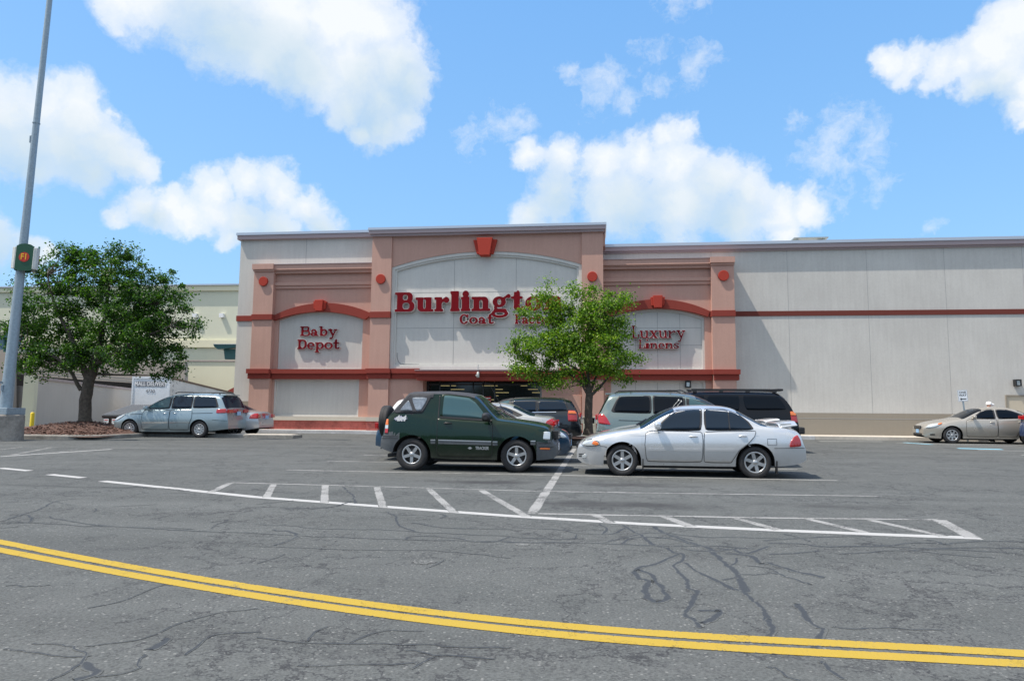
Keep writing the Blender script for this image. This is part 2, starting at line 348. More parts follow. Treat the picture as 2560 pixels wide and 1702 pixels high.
# asphalt ---------------------------------------------------------------
def asphalt(name='asphalt', top=None):
    m = bpy.data.materials.new(name); m.use_nodes = True; t = m.node_tree; p = t.nodes['Principled BSDF']
    tcn = t.nodes.new('ShaderNodeTexCoord'); v = tcn.outputs['Object']
    big = noise(t, v, .22, 5, .6); mid = noise(t, v, 1.7, 5, .65); fine = noise(t, v, 60, 3, .7)
    base = ramp(t, math_(t, 'ADD', math_(t, 'MULTIPLY', big, .5), math_(t, 'MULTIPLY', mid, .5)),
                [(.33, (.090, .096, .095)), (.5, (.102, .108, .106)), (.66, (.114, .119, .117))])
    mps = t.nodes.new('ShaderNodeMapping'); mps.inputs['Scale'].default_value = (.10, 1.1, 1); mps.inputs['Rotation'].default_value = (0, 0, .12); t.links.new(v, mps.inputs[0])
    base = mixc(t, 1.0, base, ramp(t, noise(t, mps.outputs[0], 1.0, 5, .6), [(.35, .90), (.65, 1.08)]), 'MULTIPLY')
    grain = ramp(t, fine, [(.3, .66), (.7, 1.34)])
    n = t.nodes.new('ShaderNodeMix'); n.data_type = 'RGBA'; n.blend_type = 'MULTIPLY'; n.inputs[0].default_value = 1
    t.links.new(base, n.inputs[6]); t.links.new(grain, n.inputs[7]); c = n.outputs[2]
    # pale stone chips
    vo = t.nodes.new('ShaderNodeTexVoronoi'); vo.inputs['Scale'].default_value = 38; t.links.new(v, vo.inputs['Vector'])
    sepc = t.nodes.new('ShaderNodeSeparateColor'); t.links.new(vo.outputs['Color'], sepc.inputs[0])
    chip = math_(t, 'MULTIPLY', math_(t, 'LESS_THAN', vo.outputs['Distance'], .33), math_(t, 'GREATER_THAN', sepc.outputs[0], .86))
    c = mixc(t, math_(t, 'MULTIPLY', chip, .55), c, (.27, .27, .26))
    chipd = math_(t, 'MULTIPLY', math_(t, 'LESS_THAN', vo.outputs['Distance'], .4), math_(t, 'LESS_THAN', sepc.outputs[1], .16))
    c = mixc(t, math_(t, 'MULTIPLY', chipd, .5), c, (.05, .05, .055))
    # hairline cracks
    wn = noise(t, v, 1.3, 6, .7, col=True); wv_ = vmad(t, vsub(t, wn, (.5, .5, .5)), 1.5, v)
    for sc, th, lo in ((.42, .010, .44), (.95, .018, .48), (2.1, .028, .52)):
        vd = t.nodes.new('ShaderNodeTexVoronoi'); vd.feature = 'DISTANCE_TO_EDGE'; vd.inputs['Scale'].default_value = sc; t.links.new(wv_, vd.inputs['Vector'])
        line = ramp(t, vd.outputs['Distance'], [(0, 1.0), (th*.35, .8), (th, 0.0)])
        gate = ramp(t, noise(t, v, {.42: .35, .95: .6}.get(sc, .8), 4, .6), [(lo-.04, 0.0), (lo+.05, 1.0)])
        c = mixc(t, math_(t, 'MULTIPLY', math_(t, 'MULTIPLY', line, gate), .8), c, (.035, .036, .04))
    # oil and tyre grime in the bays
    for (px, py, rx, ry, k) in ((1230, 1205, 1.3, .4, .85), (1560, 1212, 1.3, .4, .8), (1560, 1262, 1.5, .45, .8), (2080, 1265, 1.3, .35, .5), (2000, 1225, .9, .25, .25), (830, 1112, 1.6, .2, .7), (580, 1110, 2, .2, .4)):
        g0 = gnd(px, py)
        mp = t.nodes.new('ShaderNodeMapping'); mp.vector_type = 'TEXTURE'; mp.inputs['Location'].default_value = (g0[0], g0[1], 0); mp.inputs['Scale'].default_value = (rx, ry, 100)
        t.links.new(v, mp.inputs[0]); ln = t.nodes.new('ShaderNodeVectorMath'); ln.operation = 'LENGTH'; t.links.new(mp.outputs[0], ln.inputs[0])
        s = math_(t, 'MULTIPLY_ADD', math_(t, 'SUBTRACT', mid, .5), 2.2, ln.outputs['Value'])
        c = mixc(t, math_(t, 'MULTIPLY', ramp(t, s, [(.2, 1.0), (1.0, 0.0)]), k), c, (.045, .045, .047))
    if top: c = top(t, v, c, wv_)
    t.links.new(c, p.inputs['Base Color']); p.inputs['Roughness'].default_value = .92; p.inputs['Specular IOR Level'].default_value = .25
    b = t.nodes.new('ShaderNodeBump'); b.inputs['Strength'].default_value = .6; b.inputs['Distance'].default_value = .006
    t.links.new(fine, b.inputs['Height']); t.links.new(b.outputs[0], p.inputs['Normal'])
    return m
def linepaint(name, col, wear):
    def top(t, v, c0, wv_):
        f = math_(t, 'ADD', math_(t, 'MULTIPLY', noise(t, v, 45, 4, .7), .55), math_(t, 'MULTIPLY', noise(t, v, 2.2, 4, .6), .45))
        at = t.nodes.new('ShaderNodeAttribute'); at.attribute_name = 'edge'
        f = math_(t, 'ADD', f, math_(t, 'MULTIPLY', ramp(t, at.outputs['Fac'], [(0, 1.0), (.22, 0.0)]), -.12))
        k = ramp(t, f, [(wear-.05, 1.0), (wear+.05, 0.0)])
        c = mixc(t, k, mixc(t, .12, col, c0), c0)
        vd = t.nodes.new('ShaderNodeTexVoronoi'); vd.feature = 'DISTANCE_TO_EDGE'; vd.inputs['Scale'].default_value = .95; t.links.new(wv_, vd.inputs['Vector'])
        return mixc(t, math_(t, 'MULTIPLY', ramp(t, vd.outputs['Distance'], [(0, 1.0), (.002, .8), (.006, 0.0)]), .5), c, (.06, .055, .04))
    return asphalt(name, top)
def tar_top(t, v, c0, wv_):
    at = t.nodes.new('ShaderNodeAttribute'); at.attribute_name = 'edge'
    f = math_(t, 'MULTIPLY_ADD', math_(t, 'SUBTRACT', noise(t, v, 22, 5, .7), .5), 1.1, at.outputs['Fac'])
    f = math_(t, 'MULTIPLY_ADD', math_(t, 'SUBTRACT', noise(t, v, 2.5, 4, .6), .5), 1.4, f)
    return mixc(t, ramp(t, f, [(.30, 0.0), (.62, .88)]), c0, (.043, .050, .060))
M['asphalt'] = asphalt()
M['line_new'] = linepaint('fresh_white_line', (.46, .46, .455), .32)
M['line_old'] = linepaint('worn_white_line', (.33, .33, .325), .45)
M['line_faint'] = linepaint('faint_white_line', (.27, .27, .265), .50)
M['line_yellow'] = linepaint('yellow_line', (.46, .315, .036), .37)
M['line_blue'] = linepaint('blue_line', (.25, .55, .70), .38)
M['tar'] = asphalt('crack_sealant', tar_top)

# ------------------------------------------------------------------ ground
g = MB(); S_ = 600
xs = np.linspace(-S_, S_, 13); ys = np.linspace(-S_, S_, 13)
g.add([(x, y, gz(y)) for y in ys for x in xs], [(j*13+i, j*13+i+1, (j+1)*13+i+1, (j+1)*13+i) for j in range(12) for i in range(12)])
tag(g.build('asphalt_lot', M['asphalt']), kind='structure')

b = MB(); n = 160; V = []
for i in range(n+1):
    a = math.pi*(1 + i/n); hgt = 7 + 4*math.sin(i*.9) + 3*random.random()
    x, y = 95*math.cos(a)*1.4, 95*math.sin(a) - 12; V += [(x, y, gz(y)-1), (x, y, gz(y)+hgt), (x*1.12, y*1.12, gz(y)+hgt+3)]
b.add(V, [(i*3+k, i*3+3+k, i*3+4+k, i*3+1+k) for i in range(n) for k in (0, 1)], 0, True)
tag(b.build('reflection_backdrop', mat('backdrop_green', (.035, .055, .025), .95, var=.5, vscale=.3)), kind='structure')  # unseen dark band added behind the camera to darken reflections in the cars
layer = [0.0012]
def strip_pts(P, w, w1=None, jit=0):
    """flat strip along ground points P (list of xyz)"""
    layer[0] += .00001
    P = [Vector((p[0], p[1], 0)) for p in P]; L, Rr = [], []
    for i, p in enumerate(P):
        t = (P[min(i+1, len(P)-1)] - P[max(i-1, 0)]).normalized(); n = Vector((-t.y, t.x, 0))
        ww = (w if w1 is None else w + (w1-w)*i/(len(P)-1)) * .5 * (1 + (random.uniform(-jit, jit) if jit else 0))
        L.append(p + n*ww); Rr.append(p - n*ww)
    V = [(q.x, q.y, gz(q.y) + layer[0]) for q in L + P + Rr]; n = len(P)
    return V, [(i, n+i, n+i+1, i+1) for i in range(n-1)] + [(n+i, 2*n+i, 2*n+i+1, n+i+1) for i in range(n-1)]
EV = []
def add_strip(b, P, w, w1=None, jit=0):
    n = len(P); b.add(*strip_pts(P, w, w1, jit)); mid = [1.0]*n
    mid[0] = mid[-1] = .45
    EV.extend([0.0]*n + mid + [0.0]*n)
def build_strip(b, name, m):
    o = b.build(name, m); a = o.data.attributes.new('edge', 'FLOAT', 'POINT')
    a.data.foreach_set('value', np.array(EV, dtype=np.float32)); EV.clear(); return tag(o, kind='structure')
def dens(P, step=.3):
    out = [np.array(P[0][:2])]
    for a, b in zip(P[:-1], P[1:]):
        a = np.array(a[:2]); b = np.array(b[:2]); k = max(1, int(np.linalg.norm(b-a)/step))
        for i in range(1, k+1): out.append(a + (b-a)*i/k)
    return out
def marking(name, m, polylines, w):
    b = MB()
    for pl in polylines:
        ww = w
        if isinstance(pl[0], (int, float)): ww, pl = pl[0], pl[1]
        add_strip(b, dens([gnd(*p) for p in pl]), ww)
    return build_strip(b, name, m)
# double yellow line: fitted curve through the ground points
def curve_fit(pix, xs=None):
    P = np.array([gnd(*p)[:2] for p in pix]); tt = np.arange(len(P)); T = np.linspace(-1.2, len(P)+.2, 120)
    cx = np.polyfit(tt, P[:, 0], 3); cy = np.polyfit(tt, P[:, 1], 3)
    return [(np.polyval(cx, t), np.polyval(cy, t)) for t in T]
yu = [(0,1354),(320,1416),(640,1471.5),(960,1512.5),(1280,1549.5),(1600,1580),(1920,1603.5),(2240,1617),(2560,1632)]
yl = [(0,1373),(320,1438.5),(640,1491),(960,1532),(1280,1572),(1600,1603.5),(1920,1628),(2240,1644),(2560,1657)]
b = MB(); layer[0] += .002; add_strip(b, curve_fit(yu), .128); build_strip(b, 'yellow_line', M['line_yellow'])
b = MB(); add_strip(b, curve_fit(yl), .128); build_strip(b, 'yellow_line', M['line_yellow']); layer[0] -= .002
marking('white_edge_line', M['line_new'], [[(256,1202),(640,1242),(960,1266),(1280,1289.5),(1600,1309),(1920,1324),(2240,1337),(2450,1344.5)],
    [(0,1169.5),(74,1176.5)], [(124,1185.5),(208,1194)]], .17)
marking('hatch_border_line', M['line_old'], [(.09, [(578,1206),(960,1216),(1345,1227.5),(1780,1234),(2213,1240)]), (.10, [(1345,1283.5),(1700,1290),(1920,1294),(2345,1298.5)])], .1)
marking('hatch_stripe', M['line_old'], [(.13, [(575,1207),(527,1230)]), (.12, [(684,1210),(666,1243)]), (.12, [(813,1213),(811,1257)]), (.12, [(942,1217),(958,1268)]),
    (.12, [(1070,1220),(1136,1281)]), (.13, [(1203,1225),(1318,1291)]), (.15, [(1488,1287.5),(1525,1306)]), (.15, [(1662,1291.5),(1728,1315.5)]),
    (.14, [(1838,1295),(1948,1324)]), (.13, [(2020,1297),(2166,1331)]), (.13, [(2176,1299.5),(2360,1340)]), (.18, [(2346,1299),(2434,1343.5)])], .2)
marking('bay_spine_line', M['line_old'], [(.15, [(1436,1121),(1329,1284)])], .24)
stall = [[(715,1174.4),(2093,1200.6)], [(818,1152),(1994,1172.8)], [(909,1137),(1960,1154.5)]]
marking('parking_bay_line', M['line_old'], stall + [[(980,1127),(1900,1140)],[(1040,1119),(1880,1129)],[(1100,1112.5),(1850,1120.5)]], .11)
marking('worn_bay_line', M['line_faint'], [(.1,[(0,1140),(278,1122)]),(.14,[(0,1124),(57,1116.5)]),(.14,[(30,1137),(127,1118.5)]),(.14,[(150,1130),(198,1120.5)]),(.1,[(60,1117),(390,1121)])], .12)
marking('short_bay_line', M['line_new'], [(.16,[(2048,1102.6),(2206,1103.6)]),(.1,[(2240,1107),(2560,1112)]),(.1,[(2330,1110.5),(2560,1116)]),(.12,[(2445,1125),(2600,1127.5)]),(.12,[(2552,1137),(2640,1138)]),(.12,[(0,1141),(280,1122.5)])], .12)
marking('blue_bay_stripe', M['line_blue'], [(.5,[(2395,1120.5),(2505,1123)]),(.25,[(2260,1106),(2330,1111)])], .3)
# tar-sealed cracks, one mark per crack, traced on the road plane
TAR = []
def z3(sc, *pl): TAR.append((sc, [(1280+a/2.52, 1080+b_/2.52) for a, b_ in pl]))
def z4(sc, *pl): TAR.append((sc, [(1920+a/2.52, 1080+b_/2.52) for a, b_ in pl]))
def z2(sc, *pl): TAR.append((sc, [(640+a/2.52, 1080+b_/2.52) for a, b_ in pl]))
def z1(sc, *pl): TAR.append((sc, [(a/2.52, 1080+b_/2.52) for a, b_ in pl]))
z3(.07,(700,585),(760,620),(820,660),(900,712),(960,725),(1050,760),(1085,775),(1070,810),(1010,840),(1060,880),(1110,920),(1110,970),(1180,1005),(1130,1050),(1120,1100),(1090,1150),(1190,1230))
z3(.08,(1050,770),(970,800),(900,835),(800,850),(770,880),(800,920),(870,950),(820,990),(860,1050),(930,1078),(990,1040),(940,980),(880,910),(790,865))
z3(.06,(1090,820),(1150,870),(1250,915),(1330,955),(1380,990),(1470,1005),(1520,1050),(1580,1130),(1613,1190),(1650,1240),(1600,1300))
z3(.10,(890,595),(950,630),(1010,665),(1100,690),(1180,715),(1260,735),(1290,780),(1380,850),(1430,900),(1450,950),(1475,1005))
z3(.06,(-60,692),(0,695),(500,700),(700,710),(900,715),(1200,718),(1400,725),(1613,740))
z3(.06,(0,600),(300,615),(420,640),(560,645),(650,640),(720,600)); z3(.06,(700,700),(730,670),(850,660),(1000,670),(1110,700),(1150,715))
z3(.05,(0,660),(250,672),(420,670),(410,640)); z3(.05,(850,635),(1000,640),(1200,665),(1400,660),(1613,665),(1700,668))
z3(.07,(1290,730),(1400,740),(1470,770),(1560,740),(1613,720)); z3(.08,(1340,765),(1500,780),(1540,800),(1560,830),(1613,825))
z3(.04,(1430,900),(1520,900),(1613,890)); z3(.05,(1380,840),(1420,820),(1420,790)); z3(.05,(1080,740),(1250,755),(1450,735)); z3(.07,(1190,1200),(1260,1180),(1310,1140),(1290,1120),(1180,1130))
z3(.05,(560,575),(610,600),(580,640)); z3(.04,(1330,930),(1420,915)); z3(.05,(600,690),(900,620),(1150,680)); z3(.03,(1480,840),(1613,850),(1720,900))
z4(.05,(-20,682),(150,670),(300,660),(600,655),(640,660)); z4(.06,(0,700),(200,700),(330,725),(500,720),(800,720),(1000,735),(1300,725),(1613,730))
z4(.05,(0,770),(200,760),(320,745)); z4(.04,(450,770),(600,765),(700,750),(900,745),(1050,760),(1300,785),(1430,790))
z4(.05,(570,700),(700,712),(800,710),(900,690),(1100,700),(1350,685),(1613,690)); z4(.05,(900,745),(1000,740),(1200,740),(1500,760),(1613,775)); z4(.09,(0,820),(100,850),(200,885),(350,920))
z4(.05,(0,880),(100,900),(200,940),(270,955)); z4(.07,(180,1080),(230,1130),(280,1200),(350,1250),(310,1310),(300,1400)); z4(.06,(0,1180),(45,1240),(0,1290),(-60,1330))
z4(.08,(1000,680),(1080,690),(1100,712),(1160,700)); z4(.03,(410,1220),(600,1240),(830,1228),(1100,1238)); z4(.05,(100,640),(250,680),(260,690)); z4(.04,(350,1430),(400,1490),(470,1560)); z4(.03,(0,1480),(80,1530),(220,1568))
z2(.04,(0,580),(250,595),(500,612),(800,616),(1000,625),(1300,640),(1613,655)); z2(.04,(0,640),(250,650),(500,665),(900,675),(1300,685),(1613,690))
z2(.06,(820,500),(880,540),(900,600),(1000,625)); z2(.07,(100,615),(220,625),(270,650),(240,675),(100,715)); z2(.06,(940,675),(970,655),(1150,655),(1300,665),(1350,690),(1500,695),(1613,655))
z2(.03,(0,720),(400,735),(900,742),(1200,745),(1500,775),(1613,790)); z2(.05,(150,480),(350,482),(500,470),(620,430),(530,440)); z2(.07,(550,345),(600,390),(625,450))
z2(.05,(980,570),(1150,600),(1400,610),(1613,615)); z2(.06,(1150,515),(1190,530),(1150,545)); z2(.02,(0,1290),(300,1320),(600,1335),(1000,1330),(1400,1355),(1613,1350))
z2(.02,(950,1370),(1140,1410),(1500,1430)); z2(.02,(1000,1480),(1130,1410)); z2(.03,(0,360),(280,395),(340,375)); z2(.015,(320,1320),(360,1260),(430,1230)); z2(.02,(250,1470),(700,1470),(1000,1460)); z2(.015,(580,1330),(800,1240),(1050,1250))
z2(.04,(0,455),(150,440),(240,430)); z2(.015,(0,830),(100,800),(190,765)); z2(.015,(1060,860),(1120,840),(1190,800)); z2(.03,(850,525),(1000,525))
z1(.04,(0,330),(300,340),(600,350),(900,345),(1200,370)); z1(.05,(0,560),(150,520),(250,490),(330,435),(480,420)); z1(.05,(0,575),(150,575),(190,550),(200,520)); z1(.05,(300,530),(380,550),(500,570),(700,590),(1000,605),(1300,625),(1613,635))
z1(.04,(0,565),(270,572),(500,590),(900,600),(1200,615)); z1(.03,(280,430),(460,460)); z1(.05,(600,480),(612,500)); z1(.03,(1320,610),(1440,550),(1350,565)); z1(.03,(700,470),(1000,455)); z1(.08,(960,1365),(1000,1340),(1035,1300)); z1(.08,(470,1560),(560,1540),(590,1500),(530,1450))
z1(.02,(300,1568),(500,1470),(550,1380),(460,1345),(200,1330)); z1(.02,(550,1345),(900,1310),(1100,1210),(1400,1130),(1600,1120)); z1(.018,(540,1110),(760,1070),(1000,970),(1150,930)); z1(.018,(1180,1400),(1280,1280),(1613,1270))
z1(.05,(640,345),(760,358),(860,340),(980,362)); z1(.018,(0,1370),(160,1390),(400,1415),(560,1410)); z1(.016,(900,1400),(880,1480),(750,1530),(620,1535)); z1(.04,(120,595),(0,605)); z1(.016,(80,960),(170,968),(300,965))
def smooth2(P):
    P = [np.array(p) for p in P]
    for _ in range(2):
        Q = [P[0]]
        for a_, c_ in zip(P[:-1], P[1:]): Q += [a_*.8+c_*.2, a_*.2+c_*.8]
        P = Q + [P[-1]]
    return P
tb = MB()
for w_, pl in TAR:
    G_ = [gnd(*p)[:2] for p in pl]
    P = dens(smooth2(G_), .06)
    # rubbery wobble of a hand-poured line
    P2 = []; off = 0
    for q in P:
        off = off*.7 + random.gauss(0, .012); P2.append((q[0] + off*.6, q[1] + off))
    add_strip(tb, P2, max(.022, w_*(.95 if pl[0][0] > 1280 else .8)), jit=.2)
build_strip(tb, 'crack_sealant', M['tar'])
# small pale paint drops on the road
for (px, py, r) in ((1059, 1404, .11), (1306, 1361.5, .07)):
    c = gnd(px, py); b = MB(); layer[0] += .00005
    b.add([(c[0]+r*(1+.2*math.sin(3*a))*math.cos(a), c[1]+r*.8*math.sin(a), gz(c[1]+r*.8*math.sin(a))+layer[0]) for a in np.linspace(0, 2*math.pi, 18)[:-1]], [tuple(range(17))])
    tag(b.build('paint_spot', M['line_old']), kind='structure')

# ------------------------------------------------------------------ the shop
YR, YT, YW = 34.6, 33.15, 33.55      # right wall, tower face, wing pilasters
YL = 34.0                            # pale wall left of the wing
store = empty('store_building', (0, 34, gz(34)), label='long pale stucco shop with a pink arched entrance tower and red bands', cat='building')
SB = store
def part(mb, name, mats, bevel=0): 
    o = mb.build(name, mats, SB); o.matrix_parent_inverse = Matrix.Translation(-store.location); 
    if bevel:
        b_ = o.modifiers.new('bevel', 'BEVEL'); b_.width = bevel; b_.segments = 1; b_.limit_method = 'ANGLE'
    return o
X = lambda px, py, Y: wal(px, py, Y)[0]
Z = lambda px, py, Y: wal(px, py, Y)[1]
GB = gz(34) - .05
# -- right wall
rz_top = 9.55*35/34; xr0 = X(1508, 800, YT+.6); xr1 = 60
rz_top = Z(2034, 603.5, YR)
b = MB(); b.box(xr0-.3, xr1, YR, YR+40, GB, rz_top-.35); part(b, 'wall', M['wall'])
zb = Z(2200, 1033, YR)
b = MB(); b.box(X(1850, 900, YR)-.8, X(2515, 1000, YR), YR-.02, YR+.3, GB, zb); part(b, 'wall_base', M['taupe']); b = MB(); b.box(X(2590, 1000, YR), xr1, YR-.02, YR+.3, GB, zb); part(b, 'wall_base', M['taupe'])
b = MB()
for px in (1781, 1972, 2163+9, 2357+11, 2552+13): 
    xx = X(px, 800, YR); b.box(xx-.007, xx+.007, YR-.004, YR+.1, zb, rz_top-.3)
zz = Z(2200, 1047, YR); b.box(X(1850, 900, YR)-.5, X(2515, 1000, YR), YR-.026, YR, zz-.01, zz+.01)
part(b, 'wall_joint', M['joint'])
zs0, zs1 = Z(2200, 788, YR), Z(2200, 775.5, YR)
b = MB(); b.box(xr0+4, xr1, YR-.03, YR+.1, zs0, zs1); part(b, 'wall_stripe', M['stripe'])
b = MB(); b.box(xr0, xr1, YR-.22, YR+.4, rz_top-.34, rz_top-.14); b.box(xr0, xr1, YR-.12, YR+.4, rz_top-.42, rz_top-.34); part(b, 'fascia', M['mauve_cope'])
b = MB(); b.box(xr0, xr1, YR-.27, YR+.5, rz_top-.14, rz_top); part(b, 'coping', M['silver_cope'])
# -- left pale wall
xl = X(593, 800, YL); zl_top = Z(770, 581.3, YL); xt0 = X(926, 750, YT)
b = MB(); b.box(xl, xt0+1, YL, YL+40, GB, zl_top-.32); part(b, 'wall', M['wall'])
b = MB(); b.box(xl-.1, xt0, YL-.2, YL+.4, zl_top-.34, zl_top-.13); part(b, 'fascia', M['mauve_cope'])
b = MB(); b.box(xl-.14, xt0, YL-.25, YL+.5, zl_top-.13, zl_top); part(b, 'coping', M['silver_cope'])
b = MB(); xx = X(766, 620, YL); b.box(xx-.012, xx+.012, YL-.004, YL+.1, 7, zl_top-.3); part(b, 'wall_joint', M['joint'])
b = MB(); b.box(xl-.02, X(640, 900, YL), YL-.02, YL+.2, GB, GB+1.55); part(b, 'wall_base', M['taupe'])
# -- tower
xa, xb_ = X(927, 750, YT), X(1508, 700, YT)          # outer edges
xpl, xpr = X(977, 720, YT), X(1454.5, 700, YT)       # inner edges of the pilasters
ztt = Z(1220, 566, YT)
bz0, bz1 = Z(1200, 947, YT), Z(1200, 921.5, YT)      # main red band
ledge0, ledge1 = Z(800, 1051, YW), Z(800, 1041, YW)
for (p, q) in ((xa, xpl), (xpr, xb_)): b = MB(); b.box(p, q, YT, YT+1.95, ledge1, ztt-.32); part(b, 'pilaster', M['pink'])
# the field between, with its arched opening
cx = (xpl+xpr)/2; hw = (xpr-xpl)/2
zspr = Z(982, 667, YT); zcr = Z(1218, 627, YT)
def arc_pts(x0, x1, zs, zc, n=28):
    c = (x0+x1)/2; h = (x1-x0)/2; s = zc-zs; Rr = (h*h+s*s)/(2*s); cz = zc-Rr; a0 = math.asin(h/Rr)
    return [(c+Rr*math.sin(a), cz+Rr*math.cos(a)) for a in np.linspace(-a0, a0, n)]
arch = arc_pts(xpl, xpr, zspr, zcr)
b = MB(); b.prism([(xpl, ztt-.32)] + arch + [(xpr, ztt-.32)], YT+.10, YT+1.9); part(b, 'spandrel', M['pink_dark'] if False else M['pink'])
# panel frame: two stepped mouldings following the arch
def frame(x0, x1, zb_, zs, zc, t, y0, y1, name, m, segs=28, bot=True):
    o = arc_pts(x0, x1, zs, zc, segs); i = arc_pts(x0+t, x1-t, zs-t*.75, zc-t, segs)
    b = MB()
    for k in range(segs-1): b.prism([o[k], o[k+1], i[k+1], i[k]], y0, y1)
    b.prism([(x0, zb_), (x0+t, zb_), i[0], o[0]], y0, y1); b.prism([(x1-t, zb_), (x1, zb_), o[-1], i[-1]], y0, y1)
    if bot: b.box(x0+t, x1-t, y0, y1, zb_, zb_+t)
    part(b, name, m)
zpb = bz1 - .03
frame(xpl, xpr, zpb, zspr, zcr, .15, YT+.14, YT+.5, 'panel_frame', M['panel'])
frame(xpl+.15, xpr-.15, zpb+.15, zspr-.11, zcr-.15, .09, YT+.20, YT+.5, 'panel_frame', M['panel'])
b = MB(); b.prism([(xpl+.1, zpb)] + arc_pts(xpl+.1, xpr-.1, zspr-.1, zcr-.1) + [(xpr-.1, zpb)], YT+.30, YT+1.8); part(b, 'sign_panel', M['panel'])
b = MB()
YP = YT+.30
for px, y0, y1 in ((1135, 645, 915), (1290, 640, 915)):
    xx = X(px, 760, YP); b.box(xx-.012, xx+.012, YP-.004, YP+.05, Z(px, y1, YP), Z(px, y0+6, YP))
for py in (731, 820): zz = Z(1100, py, YP); b.box(xpl+.25, xpr-.25, YP-.0045, YP+.05, zz-.012, zz+.012)
part(b, 'panel_joint', M['joint'])
# coping of the tower
b = MB(); b.box(xa-.05, xb_+.05, YT-.14, YT+2.2, ztt-.40, ztt-.30); b.box(xa-.12, xb_+.12, YT-.24, YT+2.2, ztt-.30, ztt-.12); part(b, 'fascia', M['mauve_cope'])
b = MB(); b.box(xa-.16, xb_+.16, YT-.28, YT+2.3, ztt-.12, ztt); part(b, 'coping', M['silver_cope'])
b = MB(); b.box(xb_-.02, xb_+.10, YT+.3, YT+2.2, ztt-1.0, ztt-.42); part(b, 'coping_return', M['pink'])
# below the band
xw0, xw1 = X(1065, 1000, YT+.8), X(1357, 1000, YT+.8)
zwt = Z(1200, 951, YT+.8)
b = MB(); b.box(xpl, xw0, YT+.14, YT+2, GB, bz0+.02); b.box(xw1, xpr, YT+.14, YT+2, GB, bz0+.02); b.box(xw0, xw1, YT+.5, YT+2, zwt+.12, bz0+.3); part(b, 'entrance_wall', M['pink'])
# entrance glazing
YG = YT+.95
b = MB(); b.box(xw0, xw1, YG, YG+.02, GB, zwt+.1); part(b, 'entrance_glass', M['dark_glass'])
b = MB()
for px in (1100, 1183, 1208.5, 1237): 
    xx = X(px, 980, YG); b.box(xx-.03, xx+.03, YG-.05, YG-.002, GB, zwt+.1)
b.box(xw0, xw0+.09, YG-.06, YG-.002, GB, zwt+.1); b.box(xw0, xw1, YG-.055, YG-.004, zwt-.02, zwt+.1); b.box(xw0, xw1, YG-.05, YG-.006, gz(33)+2.35, gz(33)+2.43)
part(b, 'window_frame', M['black_frame'])
b = MB(); b.box(xw1-.13, xw1, YG-.06, YG-.002, GB, zwt+.12); part(b, 'window_frame', M['grey_frame'])
b = MB()
for (x0, x1, y_) in ((1102,1124,964),(1128,1140,964),(1127,1161,973),(1206,1236,964),(1238,1244,964),(1238,1257,973),(1239,1272,981),(1302,1318,964),(1320,1345,973),(1330,1350,981),(1240,1246,989),(1228,1236,999)):
    z_ = Z(x0, y_, YG); b = MB(); b.box(X(x0, y_, YG), X(x1, y_, YG), YG-.003, YG-.001, z_-.014, z_+.014); part(b, 'interior_light', M['glow'])
b = MB(); 
for py in (994, 1001, 1008): b.box(X(1211, py, YG), X(1226, py, YG), YG-.012, YG-.008, Z(1211, py+2.5, YG), Z(1211, py, YG))
part(b, 'door_notice', M['white'])
b = MB(); b.box(X(1209.5, 994, YG), X(1227.5, 994, YG), YG-.007, YG-.004, Z(1211, 1012, YG), Z(1211, 991, YG)); part(b, 'door_notice_board', M['lamp_red'])
# canopy over the doors
xc0, xc1 = X(1040, 935, YT-.55), X(1396, 935, YT-.55)
cz1, cz0 = Z(1200, 924.5, YT-.55), Z(1200, 950, YT-.55)
b = MB(); b.box(xc0, xc1, YT-.42, YT+.6, cz0, cz1-.22); b.box(xc0-.04, xc1+.04, YT-.50, YT+.6, cz1-.24, cz1-.17); b.box(xc0-.06, xc1+.06, YT-.56, YT+.6, cz1-.17, cz1-.035); part(b, 'canopy', M['band'])
b = MB(); b.box(xc0-.07, xc1+.07, YT-.575, YT+.6, cz1-.035, cz1); part(b, 'canopy_flashing', M['mauve_cope'])
# keystone, medallions
def keystone(px, ytop, ybot, wt, wb, Y, dep, back=True):
    x0, zt_ = wal(px, ytop, Y); zb2 = Z(px, ybot, Y)
    b = MB()
    if back: b.prism([(x0-wt*.5, zt_-.06), (x0+wt*.5, zt_-.06), (x0+wb*.58, zb2+.10), (x0-wb*.58, zb2+.10)], Y-dep*.45, Y+.15)
    b.prism([(x0-wt*.33, zt_), (x0+wt*.33, zt_), (x0+wb*.36, zb2), (x0-wb*.36, zb2)], Y-dep, Y+.15)
    part(b, 'keystone', M['key'], .012)
keystone(1214, 598, 641, 1.16, .68, YT+.10, .34)
def medallion(px, py, Y, r=.235):
    x0, z0 = wal(px, py, Y); b = MB()
    b.lathe([(0, -.10), (r-.015, -.10), (r, -.085), (r, .02)], 32, 'y', (x0, Y, z0), smooth=False); part(b, 'medallion', M['key'])
medallion(952.5, 698, YT); medallion(1480.8, 692, YT)
